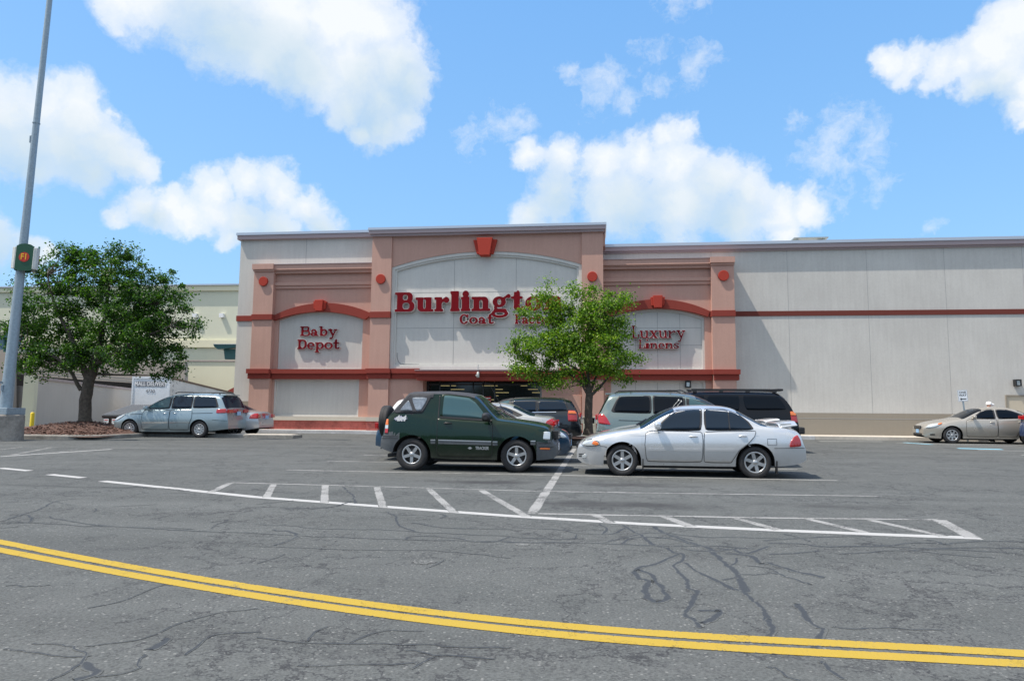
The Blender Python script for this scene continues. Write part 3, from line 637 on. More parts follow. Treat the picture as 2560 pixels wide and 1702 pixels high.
# -- wings
def wing(xo, xi, pil_left, xo_edge, px_key, px_p0, px_p1, grid_px, side):
    """xo..xi: the recessed field; pil: outer pilaster"""
    YF = YW+.32                                   # field
    zc1 = Z(780, 660.5, YW) if side < 0 else Z(1650, 647.5, YW)
    p0, p1 = pil_left
    b = MB(); b.box(p0, p1, YW, YR+.4, ledge1, zc1-.30); part(b, 'pilaster', M['pink'])
    f0, f1 = (p1, xi) if side < 0 else (xi, p0)
    pa, pb = X(px_p0, 850, YF), X(px_p1, 850, YF)
    zsp = Z(700, 799, YW) - .0; zcr_ = Z(px_key, 780 if side < 0 else 772, YF+.0)
    zpb_ = bz1 - .03
    # field over the arch and jambs each side
    arch_ = arc_pts(pa, pb, zsp, zcr_, 20)
    b = MB(); b.prism([(f0, zc1-.4), (f0, bz1-.05), (pa, bz1-.05), (pa, zsp)] + arch_[1:-1] + [(pb, zsp), (pb, bz1-.05), (f1, bz1-.05), (f1, zc1-.4)], YF, YF+.4)
    part(b, 'field_wall', M['pink'])
    b = MB(); lz0, lz1 = ledge1, bz0
    la, lb = (pa-.1, pb-.1) if side < 0 else (pa, pb)
    b.box(f0, la, YF, YF+.4, ledge1, bz0+.05); part(b, 'field_wall', M['pink'])
    b = MB(); b.box(lb, f1, YF, YF+.4, ledge1, bz0+.05); part(b, 'field_wall', M['pink'])
    # pale panels
    frame(pa, pb, zpb_-.02, zsp, zcr_, .10, YF+.10, YF+.3, 'panel_frame', M['panel'], 20)
    b = MB(); b.prism([(pa+.05, zpb_)] + arc_pts(pa+.05, pb-.05, zsp-.03, zcr_-.03, 20) + [(pb-.05, zpb_)], YF+.2, YF+.38); part(b, 'sign_panel', M['panel'])
    pt = bz0-.10
    b = MB(); b.box(la, lb, YF+.14, YF+.38, ledge1, bz0+.04); part(b, 'blank_panel', M['panel'])
    b = MB(); t = .09
    b.box(la, la+t, YF+.04, YF+.16, ledge1, pt+.1); b.box(lb-t, lb, YF+.04, YF+.16, ledge1, pt+.1); b.box(la+t, lb-t, YF+.04, YF+.16, ledge1, ledge1+t); b.box(la+t, lb-t, YF+.04, YF+.16, pt, pt+.1); part(b, 'panel_frame', M['panel'])
    b = MB()
    for px in grid_px:
        xx = X(px, 850, YF+.2); b.box(xx-.012, xx+.012, YF+.196, YF+.25, zpb_+.1, zcr_-.14 if abs(px-px_key) < 15 else zcr_-.22)
        xx = X(px - (7 if side < 0 else 0), 1000, YF+.14); b.box(xx-.012, xx+.012, YF+.136, YF+.2, ledge1+.1, pt)
    for py in (824, 867):
        zz = Z(px_key, py-(4 if side > 0 else 0), YF+.2); b.box(pa+.12, pb-.12, YF+.1955, YF+.25, zz-.012, zz+.012)
    zz = Z(px_key, 994, YF+.14); b.box(la+.1, lb-.1, YF+.1355, YF+.2, zz-.012, zz+.012)
    part(b, 'panel_joint', M['joint'])
    # cornice mouldings
    e0, e1 = min(f0, p0), max(f1, p1)
    b = MB(); b.box(f0, f1, YW-.02, YF+.5, zc1-.26, zc1); b.box(f0, f1, YW+.06, YF+.5, zc1-.32, zc1-.26); b.box(f0, f1, YW+.12, YF+.5, zc1-.42, zc1-.32)
    zm = Z(px_key, 706 if side < 0 else 696, YF)
    b.box(f0, f1, YF-.16, YF+.1, zm-.16, zm); b.box(f0, f1, YF-.09, YF+.1, zm-.31, zm-.16)
    part(b, 'cornice', M['pink'])
    b = MB(); b.box(p0-.05, p1+.03, YW-.16, YR+.2, zc1-.24, zc1+.03); b.box(p0-.02, p1+.015, YW-.08, YR+.2, zc1-.34, zc1-.24); part(b, 'capital', M['pink'])
    b = MB(); b.box(f0, f1, YW-.06, YF+.5, zc1, zc1+.03); part(b, 'cornice_flashing', M['mauve_cope'])
    # red arch band and stripe
    st0, st1 = Z(700, 799, YW) , Z(700, 785.5, YW)
    b = MB()
    ao = arc_pts(f0+.08, f1-.08, st1, zcr_+.43, 24); ai = arc_pts(pa-.15, pb+.15, st0, zcr_, 24)
    for k in range(23): b.prism([ao[k], ao[k+1], ai[k+1], ai[k]], YF-.17, YF+.1)
    part(b, 'arch_band', M['band'])
    b = MB(); b.box(f0-.0, f0+.09, YF-.15, YF+.1, st0, st1); part(b, 'stripe_band', M['band'])
    b = MB(); b.box(f1-.09, f1, YF-.15, YF+.1, st0, st1); part(b, 'stripe_band', M['band'])
    b = MB(); b.box(p0-.02, p1+.02, YW-.07, YR+.1, st0, st1); part(b, 'stripe_band', M['band'])
    keystone(px_key, 751 if side < 0 else 740, 778 if side < 0 else 770, .66, .5, YF-.17, .22)
p0, p1 = X(628, 850, YW), X(677.5, 850, YW)
wing(None, xa, (p0, p1), None, 801, 695, 906, (753.6, 804, 853.6), -1)
q0, q1 = X(1781.5, 850, YW), X(1839, 850, YW)
wing(None, xb_, (q0, q1), None, 1644, 1527, 1762, (1589, 1644, 1700), 1)
medallion(659.6, 704, YW); medallion(1808.5, 689.5, YW, .245)
b = MB(); st0, st1 = Z(700, 799, YW), Z(700, 785.5, YW)
b.box(xl-.03, p0, YL-.06, YL+3, st0, st1); part(b, 'stripe_band', M['band'])
b = MB(); b.box(xa-.02, xpl+.02, YT-.07, YT+1, st0+.0, st1+.02); part(b, 'stripe_band', M['band'])
# main band
b = MB(); zm = (bz0+bz1)/2 + .02
for (x0, x1, y0) in ((p0-.12, p1+.02, YW), (p1+.02, xa-.12, YW+.16), (xa-.12, xpl+.1, YT), (xpl+.1, xc0-.0, YT+.10), (xc1, xpr-.1, YT+.10), (xpr-.1, xb_+.12, YT), (xb_+.12, q0-.02, YW+.16), (q0-.02, q1+.16, YW)):
    b = MB(); b.box(x0, x1, y0-.16, YR+.25 if x1 > q1 else YR, zm, bz1); b.box(x0+.04, x1-.04 if x1 > q1 else x1, y0-.06, YR, bz0, zm)
    part(b, 'main_band', M['band'])
# ledge and base
b = MB(); b2 = MB()
for (x0, x1, y0) in ((p0-.08, p1, YW), (p1, xa-.06, YW+.14), (xa-.06, xpl+.06, YT), (xpl+.06, xw0, YT+.12), (xw1, xpr-.06, YT+.12), (xpr-.06, xb_+.06, YT), (xb_+.06, q0, YW+.14), (q0, q1+.08, YW)):
    b = MB(); b2 = MB(); b.box(x0, x1, y0-.10, YR, ledge0, ledge1); b2.box(x0+.03, x1-.0, y0-.03, YR, GB, ledge0)
    part(b, 'ledge', M['ledge']); part(b2, 'rough_base', M['base'])
# roof hatch
hx0, hx1 = X(1984, 597, YR+4), X(2070, 597, YR+4); hz = Z(2020, 594, YR+4)
b = MB()
for xx in (hx0+.25, hx1-.15): b.box(xx-.1, xx, YR+4, YR+5, rz_top-.5, hz)
b.box(hx0, hx1, YR+3.9, YR+5.2, hz-.06, hz); part(b, 'roof_frame', M['grey_frame'])
# service door
dx0 = X(2515, 1030, YR); dz = Z(2520, 987, YR)
b = MB(); b.box(dx0, dx0+.06, YR-.05, YR+.2, GB, dz); b.box(dx0+.06, dx0+1.5, YR-.05, YR+.2, dz-.06, dz); b.box(dx0+1.44, dx0+1.5, YR-.05, YR+.2, GB, dz-.06); part(b, 'door_frame', M['taupe'])
b = MB(); b.box(dx0+.06, dx0+1.44, YR-.01, YR+.1, GB, dz-.06); dd = part(b, 'service_door', M['door_beige'])
# shutter door right of entrance
b = MB(); x0, x1 = X(1370, 990, YT+.14), X(1453, 990, YT+.14); z1_ = Z(1400, 988, YT+.14)
b.box(x0, x1, YT+.10, YT+.2, ledge1, z1_); part(b, 'side_panel', M['pink'])

# kerbs, pavement by the shop
def strip_box(name, m, pts, w, h, z0=0.0):
    b = MB()
    for a, c in zip(pts[:-1], pts[1:]):
        a = Vector((a[0], a[1], 0)); c = Vector((c[0], c[1], 0)); t = (c-a).normalized(); n = Vector((-t.y, t.x, 0))*w/2; t2 = t*.0
        poly = [tuple((a-n)[:2]), tuple((c-n)[:2]), tuple((c+n)[:2]), tuple((a+n)[:2])]
        b.prismz(poly, lambda x, y: gz(y)-.1, lambda x, y: gz(y)+h)
    return b
yk_r = gnd(2260, 1096)[1]; yk_l = gnd(800, 1085)[1]
b = MB(); b.prismz([(X(2090, 1090, yk_r), yk_r), (60, yk_r), (60, yk_r+.16), (X(2090, 1090, yk_r), yk_r+.16)], lambda x, y: gz(y)-.1, lambda x, y: gz(y)+.15); tag(b.build('kerb', M['kerb_white'], bevel=.02), kind='structure')
b = MB(); xk = X(2090, 1090, yk_r); b.prismz([(xk-1.6, yk_r+.02), (xk, yk_r), (xk, yk_r+.16), (xk-1.6, yk_r+.16)], lambda x, y: gz(y)-.1, lambda x, y: gz(y)+.15*min(1, max(.2, (x-xk+1.6)/1.6))); tag(b.build('ramp_kerb', M['line_blue']), kind='structure')
ykl = 32.6
b = MB(); b.prismz([(xl-6, ykl), (xk-1.6, ykl), (xk-1.6, ykl+.18), (xl-6, ykl+.18)], lambda x, y: gz(y)-.1, lambda x, y: gz(y)+.16); tag(b.build('kerb', M['kerb_white'], bevel=.02), kind='structure')
b = MB(); b.prismz([(xl-6, ykl+.18), (60, ykl+.18), (60, 36), (xl-6, 36)], lambda x, y: gz(y)-.1, lambda x, y: gz(y)+.14); tag(b.build('pavement', M['walk']), kind='structure')

# ------------------------------------------------------------------ slab-serif lettering
def sd_box(x, y, x0, y0, x1, y1, r=0):
    cx_, cy_ = (x0+x1)/2, (y0+y1)/2; hx, hy = (x1-x0)/2-r, (y1-y0)/2-r
    dx, dy = abs(x-cx_)-hx, abs(y-cy_)-hy
    return np.hypot(np.maximum(dx, 0), np.maximum(dy, 0)) + np.minimum(np.maximum(dx, dy), 0) - r
def sd_ell(x, y, cx_, cy_, rx, ry):
    k = np.hypot((x-cx_)/rx, (y-cy_)/ry); return (k-1)*min(rx, ry)
def sd_seg(x, y, x0, y0, x1, y1, w0, w1=None):
    w1 = w0 if w1 is None else w1
    px, py = x-x0, y-y0; dx, dy = x1-x0, y1-y0; h = np.clip((px*dx+py*dy)/(dx*dx+dy*dy), 0, 1)
    return np.hypot(px-dx*h, py-dy*h) - (w0+(w1-w0)*h)/2
U = lambda *a: np.minimum.reduce(a)
def cut(a, b_): return np.maximum(a, -b_)
def glyph(ch, x, y, w, t, s, xh):
    B_ = lambda *a: sd_box(x, y, *a)
    E_ = lambda *a: sd_ell(x, y, *a)
    G_ = lambda *a: sd_seg(x, y, *a)
    l = .11*w
    ring = lambda cx_, cy_, rx, ry, tx, ty: cut(E_(cx_, cy_, rx, ry), E_(cx_, cy_, rx-tx, ry-ty))
    if ch == 'B': 
        o = U(B_(l, .46, w*.9, 1, .22), B_(l, 0, w, .56, .26), B_(0, 0, l+t+.1, s), B_(0, 1-s, l+t+.1, 1), B_(l, 0, l+t, 1))
        return cut(cut(o, B_(l+t, .6, w*.9-t*.85, 1-s, .1)), B_(l+t, s, w-t*.9, .46, .12))
    if ch == 'D':
        o = U(B_(l, 0, w, 1, .42), B_(0, 0, .5*w, s), B_(0, 1-s, .5*w, 1), B_(l, 0, l+t, 1)); return cut(o, B_(l+t, s, w-t, 1-s, .26))
    if ch == 'F': return U(B_(l, 0, l+t, 1), B_(0, 0, l+t+l, s), B_(0, 1-s, w, 1), B_(w-s, .72, w, 1), B_(l, .45, w*.7, .45+s), B_(w*.66, .36, w*.66+s*.8, .66))
    if ch == 'L': return U(B_(l, 0, l+t, 1), B_(0, 1-s, l+t+l, 1), B_(0, 0, w, s), B_(w-s*1.1, 0, w, .34))
    if ch == 'C':
        o = cut(ring(.5*w, .5, .5*w, .52, t, s*1.1), B_(.72*w, .30, w*1.2, .72)); return U(o, B_(w*.84, .62, w*.84+s, 1.0))
    if ch == 'o': return ring(w/2, xh/2, w/2, xh/2+.01, t, s*.9)
    if ch == 'e':
        o = cut(ring(w/2, xh/2, w/2, xh/2+.01, t, s), B_(.55*w, .2*xh, w*1.2, .42*xh)); return U(o, B_(.15*w, .42*xh, w*.93, .42*xh+s*.8))
    if ch == 'c':
        o = cut(ring(w/2, xh/2, w/2, xh/2+.01, t, s), B_(.6*w, .3*xh, w*1.2, .72*xh)); return U(o, E_(w*.82, xh*.76, t*.5, t*.5))
    if ch in 'un':
        fl = ch == 'u'
        if fl: 
            o = cut(B_(l, 0, w-l, xh+.4, .22), B_(l+t, s, w-l-t, xh+1, .1)); o = np.maximum(o, y-xh)
            return U(o, B_(0, xh-s, l+t*.6, xh), B_(w-l-t-.1, xh-s, w-l, xh), B_(w-l-t*.5, 0, w, s))
        o = cut(B_(l, -.4, w-l, xh, .22), B_(l+t, -1, w-l-t, xh-s*1.2, .1)); o = np.maximum(o, -y)
        return U(o, B_(l, 0, l+t, xh), B_(0, xh-s, l+t*.6, xh), B_(0, 0, l+t+l*.7, s), B_(w-l-t-l*.7, 0, w, s))
    if ch == 'r': return U(B_(l, 0, l+t, xh), B_(0, xh-s, l+t, xh), B_(0, 0, l+t+l, s), G_(l+t*.7, xh*.62, w*.78, xh*.93, s, s*1.1), E_(w-t*.5, xh*.80, t*.5, t*.5))
    if ch == 'l': return U(B_(l, 0, w-l, 1.03), B_(0, 1.03-s, w*.5, 1.03), B_(0, 0, w, s))
    if ch == 'i': return U(B_(l, 0, w-l, xh), B_(0, xh-s, w*.5, xh), B_(0, 0, w, s), E_(w*.5, 1.03-t*.5, t*.56, t*.56))
    if ch == 't':
        o = U(B_(w*.22, .1, w*.22+t, .96), B_(0, xh-s, w*.88, xh), G_(w*.22, xh, w*.22+t*.7, 1.0, .06, .08))
        k = cut(ring(w*.22+t/2+.2*w, .2, t/2+.2*w+.02, .21, t*.8, s), B_(-1, .2, 2, 2)); return U(o, k, G_(w*.8, s*.5, w*.95, .2, s*.8, s*.5))
    if ch == 'g':
        return U(ring(w*.42, xh*.63, w*.36, xh*.38, t*.8, s), G_(w*.68, xh*.88, w*.92, xh*1.08, s*.9, s*1.1), E_(w*.92, xh*1.02, t*.36, t*.36),
                 G_(w*.2, xh*.26, w*.3, .04, s, s), G_(w*.22, .02, w*.72, .02, s*1.5, s*1.5), ring(w*.45, -.13, w*.46, .21, t*.6, s*.9))
    if ch == 'a':
        o = U(B_(w*.52, .06, w*.52+t, xh*.75), cut(ring(w*.38, xh*.62, w*.36, xh*.40, t*.8, s), B_(-1, -1, 2, xh*.62)), E_(w*.17, xh*.72, t*.42, t*.42),
              ring(w*.36, xh*.27, w*.36, xh*.29, t*.9, s*.8), B_(w*.55, 0, w, s)); return o
    if ch == 'b': return U(B_(l, 0, l+t, 1), B_(0, 1-s, l+t*.6, 1), ring(w*.56, xh/2, w*.44, xh/2+.01, t, s))
    if ch == 'p': return U(B_(l, -.34, l+t, xh), B_(0, xh-s, l+t*.6, xh), B_(0, -.34, l*2+t, -.34+s), ring(w*.56, xh/2, w*.44, xh/2+.01, t, s))
    if ch == 'y': return U(G_(w*.22, xh-s/2, w*.54, .06, t, t*.8), G_(w*.84, xh-s/2, w*.42, -.26, s, s*1.1), B_(0, xh-s, w*.48, xh), B_(w*.62, xh-s, w*1.02, xh), E_(w*.28, -.25, t*.5, t*.42))
    if ch == 'x': return U(G_(w*.24, xh-.05, w*.76, .05, t, t), G_(w*.8, xh-.05, w*.2, .05, s, s), B_(0, xh-s, w*.46, xh), B_(w*.6, xh-s, w, xh), B_(0, 0, w*.4, s), B_(w*.54, 0, w, s))
    if ch == 's':
        a_ = cut(ring(w*.5, xh*.74, w*.42, xh*.27, t*.75, s), B_(w*.5, -1, 2, xh*.70)); b3 = cut(ring(w*.5, xh*.27, w*.45, xh*.28, t*.75, s), B_(-1, xh*.32, w*.5, 2))
        return U(a_, b3, G_(w*.25, xh*.62, w*.75, xh*.40, t*.8, t*.8), B_(w*.78, xh*.62, w*.78+s, xh), B_(w*.07, 0, w*.07+s, xh*.36))
def march(F, xs_, ys_, y0, y1, x_off, z_off, sc):
    """filled cells of the field F<0, given thickness"""
    b = MB(); ny, nx = F.shape; vid = {}; V = []; FF = []; walls = []
    def vert(key, p):
        if key not in vid: vid[key] = len(V); V.append(p)
        return vid[key]
    for j in range(ny-1):
        for i in range(nx-1):
            c = [(i, j), (i+1, j), (i+1, j+1), (i, j+1)]; f = [F[q[1], q[0]] for q in c]
            ins = [v < 0 for v in f]
            if not any(ins): continue
            poly = []; cr = []
            for k in range(4):
                a, d = c[k], c[(k+1) % 4]
                if ins[k]: poly.append(vert(a, (xs_[a[0]], ys_[a[1]])))
                if ins[k] != ins[(k+1) % 4]:
                    t_ = f[k]/(f[k]-f[(k+1) % 4]); e = (min(a, d), max(a, d))
                    v = vert(e, (xs_[a[0]]+(xs_[d[0]]-xs_[a[0]])*t_, ys_[a[1]]+(ys_[d[1]]-ys_[a[1]])*t_)); poly.append(v); cr.append(v)
            if len(poly) >= 3: FF.append(tuple(poly))
            if len(cr) == 2: walls.append(tuple(cr))
    n = len(V)
    b.add([(x_off+sc*p[0], y0, z_off+sc*p[1]) for p in V] + [(x_off+sc*p[0], y1, z_off+sc*p[1]) for p in V], FF + [(a, d, d+n, a+n) for a, d in walls])
    return b
WD = dict(B=1.08, u=.98, r=.80, l=.52, i=.52, n=1.02, g=.98, t=.70, o=.90, C=.92, a=.84, F=.86, c=.76, y=.95, b=.90, D=1.0, e=.80, p=.92, L=.80, x=.90, s=.72)
def wall_sign(lines, Y, label, group=None, res=.045, stand=.22):
    """lines: (text, px_left, px_right, baseline_y, cap_top_y, stem, thin, xheight)"""
    l0 = lines[0]; x0, z0 = wal(l0[1], l0[3], Y)
    root = empty('wall_sign', (x0, Y, z0), label=label, cat='sign', group=group)
    for (txt, pl, pr, yb, yt, t, s, xh) in lines:
        xa_, zb_ = wal(pl, yb, Y); xe, _ = wal(pr, yb, Y); cap = wal(pl, yt, Y)[1]-zb_
        gap = .05; tot = sum((WD[c] if c != ' ' else .6) for c in txt) + gap*(len(txt)-1); k = (xe-xa_)/cap/tot; cur = 0
        for ch in txt:
            if ch == ' ': cur += (.6+gap)*k; continue
            w = WD[ch]*k; pad = .2
            gx = np.arange(-pad, w+pad, res); gy = np.arange(-.45, 1.2, res)
            XX, YY = np.meshgrid(gx, gy); F = glyph(ch, XX, YY, w, t*min(1, k+.1), s, xh)
            out = .017/cap
            bk_ = march(F-out, gx, gy, Y-stand, Y-.05, xa_+cur*cap - x0, zb_-z0, cap)
            bk_.v = [(p[0], p[1]-Y, p[2]) for p in bk_.v]
            lo = bk_.build('letter', M['letter_edge'], root)
            fr = march(F, gx, gy, Y-stand-.015, Y-stand-.001, xa_+cur*cap - x0, zb_-z0, cap)
            fr.v = [(p[0], p[1]-Y, p[2]) for p in fr.v]
            fr.build('letter_face', M['letter'], lo)
            cur += w + gap*k
    return root
YP2 = YW+.32+.2
wall_sign([('Burlington', 990.5, 1408, 781.5, 733.5, .30, .13, .73), ('Coat', 1151.5, 1237, 811.5, 787.5, .26, .13, .70), ('Factory', 1288.5, 1408, 811.5, 787.5, .26, .13, .70)], YP, 'huge crimson raised lettering on three words across the tower panel above the entrance', stand=.27)
wall_sign([('Baby', 754, 846, 841, 817, .24, .13, .70), ('Depot', 747, 853, 873.5, 849.5, .24, .13, .70)], YP2, 'two-line crimson raised lettering reading about babies on the left wing panel', stand=.19)
wall_sign([('Luxury', 1579, 1712, 846.5, 815, .17, .085, .60), ('Linens', 1596, 1697, 872, 849.5, .20, .09, .60)], YP2, 'two-line crimson raised lettering about linens on the right wing panel, partly behind the tree', stand=.19)

def text_obj(name, txt, size, m, parent, loc, rot, thick=.002, bold=0, shear=0, sx=1.0):
    cu = bpy.data.curves.new(name, 'FONT'); cu.body = txt; cu.size = size; cu.extrude = thick; cu.offset = bold; cu.shear = shear; cu.align_x = 'CENTER'; cu.align_y = 'CENTER'
    t = bpy.data.objects.new('tmp', cu); COL.objects.link(t); dg = bpy.context.evaluated_depsgraph_get(); dg.update()
    me = bpy.data.meshes.new_from_object(t.evaluated_get(dg)); bpy.data.objects.remove(t); me.materials.clear(); me.materials.append(m)
    o = bpy.data.objects.new(name, me); COL.objects.link(o); o.parent = parent; o.location = loc; o.rotation_euler = rot; o.scale = (sx, 1, 1)
    return o

# ------------------------------------------------------------------ background, left
def ppoly(pts, Y, th, name, m, parent, mb=None):
    b = mb or MB(); b.prism([wal(p[0], p[1], Y) for p in pts], Y, Y+th)
    if mb: return
    return b.build(name, m, parent)
mall = empty('department_store', label='far beige department store with a cream parapet behind the trees', cat='building')
YM = 78
ppoly([(-300,722),(700,713),(700,1080),(-300,1080)], YM, 30, 'wall', M['beige_bg'], mall)
ppoly([(-300,722),(700,711),(700,725),(-300,733)], YM-.3, .29, 'parapet_band', M['cream_bg'], mall)
ppoly([(-300,719),(700,707.5),(700,711),(-300,722.3)], YM-.5, 1.2, 'coping', M['silver_cope'], mall)
ppoly([(-300,848),(700,850),(700,868),(-300,868)], YM-.3, .29, 'cream_band', M['cream_bg'], mall)
for px in (485.5, 552.5): ppoly([(px-5,783),(px+5,783),(px+5,793),(px-5,793)], YM-.4, .39, 'wall_vent', M['white'], mall)
aw = empty('loading_awning', label='dark green flat awning on a bracket, beside the pale shop corner', cat='awning')
ppoly([(533,861),(600,861),(600,866),(545,873),(536,867)], YM-6, 5.5, 'awning_roof', M['teal_steel'], aw)
ppoly([(559,873),(600,873),(600,898),(562,898)], YM-5.4, .4, 'bracket', M['teal_steel'], aw)
ppoly([(533,859.6),(600,859.6),(600,861),(533,861)], YM-6.1, 5.5, 'awning_edge', M['galv'], aw)
wing_b = empty('rear_annex', label='low yellowish annex wall with a pink cap in front of the far store', cat='building')
ppoly([(462,903),(640,904),(640,1080),(462,1080)], 70, 8, 'wall', M['cream_bg'], wing_b)
ppoly([(461,900),(640,901),(640,903.6),(461,903)], 69.9, 8.2, 'cap', M['cap'], wing_b)
ppoly([(556,983),(600,960),(600,985)], 66, 1.5, 'red_sloped_roof', M['band'], wing_b)
deck = empty('parking_deck', label='mauve concrete parking deck with dark openings behind the left tree', cat='building')
YD = 60
b = MB(); b.prism([wal(*p, YD+6) for p in [(-300,880),(455,925),(455,1085),(-300,1085)]], YD+6, YD+7); b.build('deck_shade', M['void'], deck)  # near-black sheet, the shade inside the deck put into its colour
ppoly([(-300,860),(462,905),(462,963),(330,957),(190,948),(30,934),(-300,905)], YD, .5, 'spandrel', M['mauve_bg'], deck)
ppoly([(-300,945),(95,967),(140,969),(140,1028),(95,1023),(-300,1000)], YD+.2, .5, 'spandrel', M['mauve_bg'], deck)
ppoly([(240,975),(462,984),(462,1085),(240,1085)], YD+.2, .5, 'spandrel', M['mauve_bg'], deck)
b = MB()
for (y0, y1) in ((940-12, 957-12), (936-15, 954-15)): b.prism([wal(*p, YD-.02) for p in [(-50, y0-8),(462, y1+18),(462, y1+18.8),(-50, y0-7.2)]], YD-.02, YD+.01)
for (y0, y1) in ((973, 976), (977, 980), (1012, 1017), (1016, 1021)): b.prism([wal(*p, YD+.18) for p in [(0, y0-3),(140, y1),(140, y1+.8),(0, y0-2.2)]], YD+.18, YD+.21)
for px in (5, 332, 428): b.prism([wal(*p, YD-.03) for p in [(px, 880),(px+1.2, 880),(px+1.2, 955),(px, 953)]], YD-.03, YD)
b.build('reveal_lines', M['joint'], deck)
ppoly([(-300,800),(-14,820),(28,880),(28,1085),(-300,1085)], YD-1, .6, 'end_column', M['mauve_bg'], deck)
gc = empty('glazed_canopy', label='blue-green steel framed glass canopy behind the lamp post', cat='canopy')
ppoly([(-120,838),(8,838),(14,830),(36,829),(70,829),(70,834),(36,834),(20,843),(-120,843)], YD-6, .6, 'frame', M['teal_steel'], gc)
ppoly([(-120,843),(60,840),(44,872),(-120,880)], YD-5.6, .1, 'glass', mat('blue_glass', (.06,.13,.20), .1, spec=.8), gc)
b = MB()
for px in (-40, 8, 30): b.prism([wal(*p, YD-5.9) for p in [(px,840),(px+3,840),(px+3,880),(px,880)]], YD-5.9, YD-5.65)
b.build('mullion', M['teal_steel'], gc)
def campt(px, py, depth):       # point at a distance along the view axis
    d = ray(px, py); d = d/ (MC[2] @ d); return np.array([d[0]*depth, d[1]*depth, d[2]*depth+EYE])
# retaining wall of the garage ramp
A = campt(90, 1000, 36); Bp = campt(340, 1000, 55)
zt_a, zt_b = campt(90, 941, 36)[2], campt(340, 972, 55)[2]
rw = empty('ramp_wall', (A[0], A[1], gz(A[1])), label='long pale retaining wall running back behind the left tree', cat='wall')
def wallseg(A, Bq, z0, z1a, z1b, th, name, m, parent, push=0):
    a = Vector((A[0], A[1], 0)); c = Vector((Bq[0], Bq[1], 0)); t = (c-a).normalized(); n = Vector((-t.y, t.x, 0)); a = a + n*push; c = c + n*push
    V = [(a.x,a.y,z0),(c.x,c.y,z0),(c.x,c.y,z1b),(a.x,a.y,z1a)] + [((a+n*th).x,(a+n*th).y,z0),((c+n*th).x,(c+n*th).y,z0),((c+n*th).x,(c+n*th).y,z1b),((a+n*th).x,(a+n*th).y,z1a)]
    b = MB(); b.add(V, [(0,1,2,3),(7,6,5,4),(0,3,7,4),(1,5,6,2),(3,2,6,7),(0,4,5,1)])
    o = b.build(name, m, parent)
    if parent: o.matrix_parent_inverse = Matrix.Translation(-parent.location)
    return o
wallseg(A, Bp, 0, zt_a-.12, zt_b-.12, .35, 'wall', M['ramp_wall'], rw)
V_ = wallseg(A, Bp, 0, 0, 0, .0, 'tmp', M['cap'], None); bpy.data.objects.remove(V_)
a = Vector(A); c = Vector(Bp); t_ = (c-a); t_.z = 0; t_.normalize(); n_ = Vector((-t_.y, t_.x, 0))
def capbar(a, c, za, zb, t, name, m, parent, w0=-.06, w1=.41):
    n_ = Vector((-(c-a).y, (c-a).x, 0)).normalized()
    P = [a+n_*w0, c+n_*w0, c+n_*w1, a+n_*w1]; b = MB()
    b.add([(p.x, p.y, z) for p, z in zip(P, (za-t, zb-t, zb-t, za-t))] + [(p.x, p.y, z) for p, z in zip(P, (za, zb, zb, za))], [(0,3,2,1),(4,5,6,7),(0,1,5,4),(1,2,6,5),(2,3,7,6),(3,0,4,7)])
    o = b.build(name, m, parent)
    if parent: o.matrix_parent_inverse = Matrix.Translation(-parent.location)
    return o
capbar(a, c, zt_a, zt_b, .14, 'cap', M['cap'], rw)
pq = MB(); q0_ = a - t_*.45; P = [q0_ - n_*.05, a - n_*.05, a + n_*.45, q0_ + n_*.45]
pq.prismz([(p.x, p.y) for p in P], 0, zt_a+.04); o = pq.build('end_post', M['cream_bg'], rw); o.matrix_parent_inverse = Matrix.Translation(-rw.location)
# trailer
tr = empty('delivery_trailer', label='white box trailer lettered MALL DELIVERY standing behind the blue minivan', cat='trailer')
f0 = campt(329, 1000, 49.5); f1_ = campt(422, 1000, 49.5); fw = Vector((f1_[0]-f0[0], f1_[1]-f0[1], 0)); wv2 = fw.normalized(); dv = Vector((-wv2.y, wv2.x, 0)); dv = Vector((-.125, .992, 0))
ztop = campt(375, 942, 49.5)[2]; wid = fw.length; Lg = 14.0; drop = .9
def trp(u, v, w_): 
    p = Vector((f0[0], f0[1], 0)) + wv2*u + dv*v; return (p.x, p.y, ztop - drop*v/Lg + w_)
b = MB(); b.add([trp(0,0,-2.7),trp(wid,0,-2.7),trp(wid,Lg,-2.7),trp(0,Lg,-2.7),trp(0,0,0),trp(wid,0,0),trp(wid,Lg,0),trp(0,Lg,0)], [(0,3,2,1),(4,5,6,7),(0,1,5,4),(2,3,7,6),(3,0,4,7),(1,2,6,5)], 0)
b.m[-1] = 1; b.build('box_body', [M['trailer'], M['trailer_side']], tr)
b = MB()
for (u0, u1, w0_, w1_) in ((-.03,wid+.03,-.13,.02),(-.03,.07,-2.7,-.13),(wid-.10,wid+.03,-2.7,-.13)):
    P = [trp(u0,-.04,w0_),trp(u1,-.04,w0_),trp(u1,-.001,w0_),trp(u0,-.001,w0_),trp(u0,-.04,w1_),trp(u1,-.04,w1_),trp(u1,-.001,w1_),trp(u0,-.001,w1_)]
    b.add(P, [(0,3,2,1),(4,5,6,7),(0,1,5,4),(1,2,6,5),(2,3,7,6),(3,0,4,7)])
b.build('door_frame', M['trailer'], tr)
b = MB()
P = [trp(wid+.0,0,-.10),trp(wid+.04,0,-.10),trp(wid+.04,Lg,-.10),trp(wid,Lg,-.10),trp(wid,0,.03),trp(wid+.04,0,.03),trp(wid+.04,Lg,.03),trp(wid,Lg,.03)]
b.add(P, [(0,3,2,1),(4,5,6,7),(0,1,5,4),(1,2,6,5),(2,3,7,6),(3,0,4,7)]); b.build('top_rail', M['rust'], tr)
ang = math.atan2(wv2.y, wv2.x)
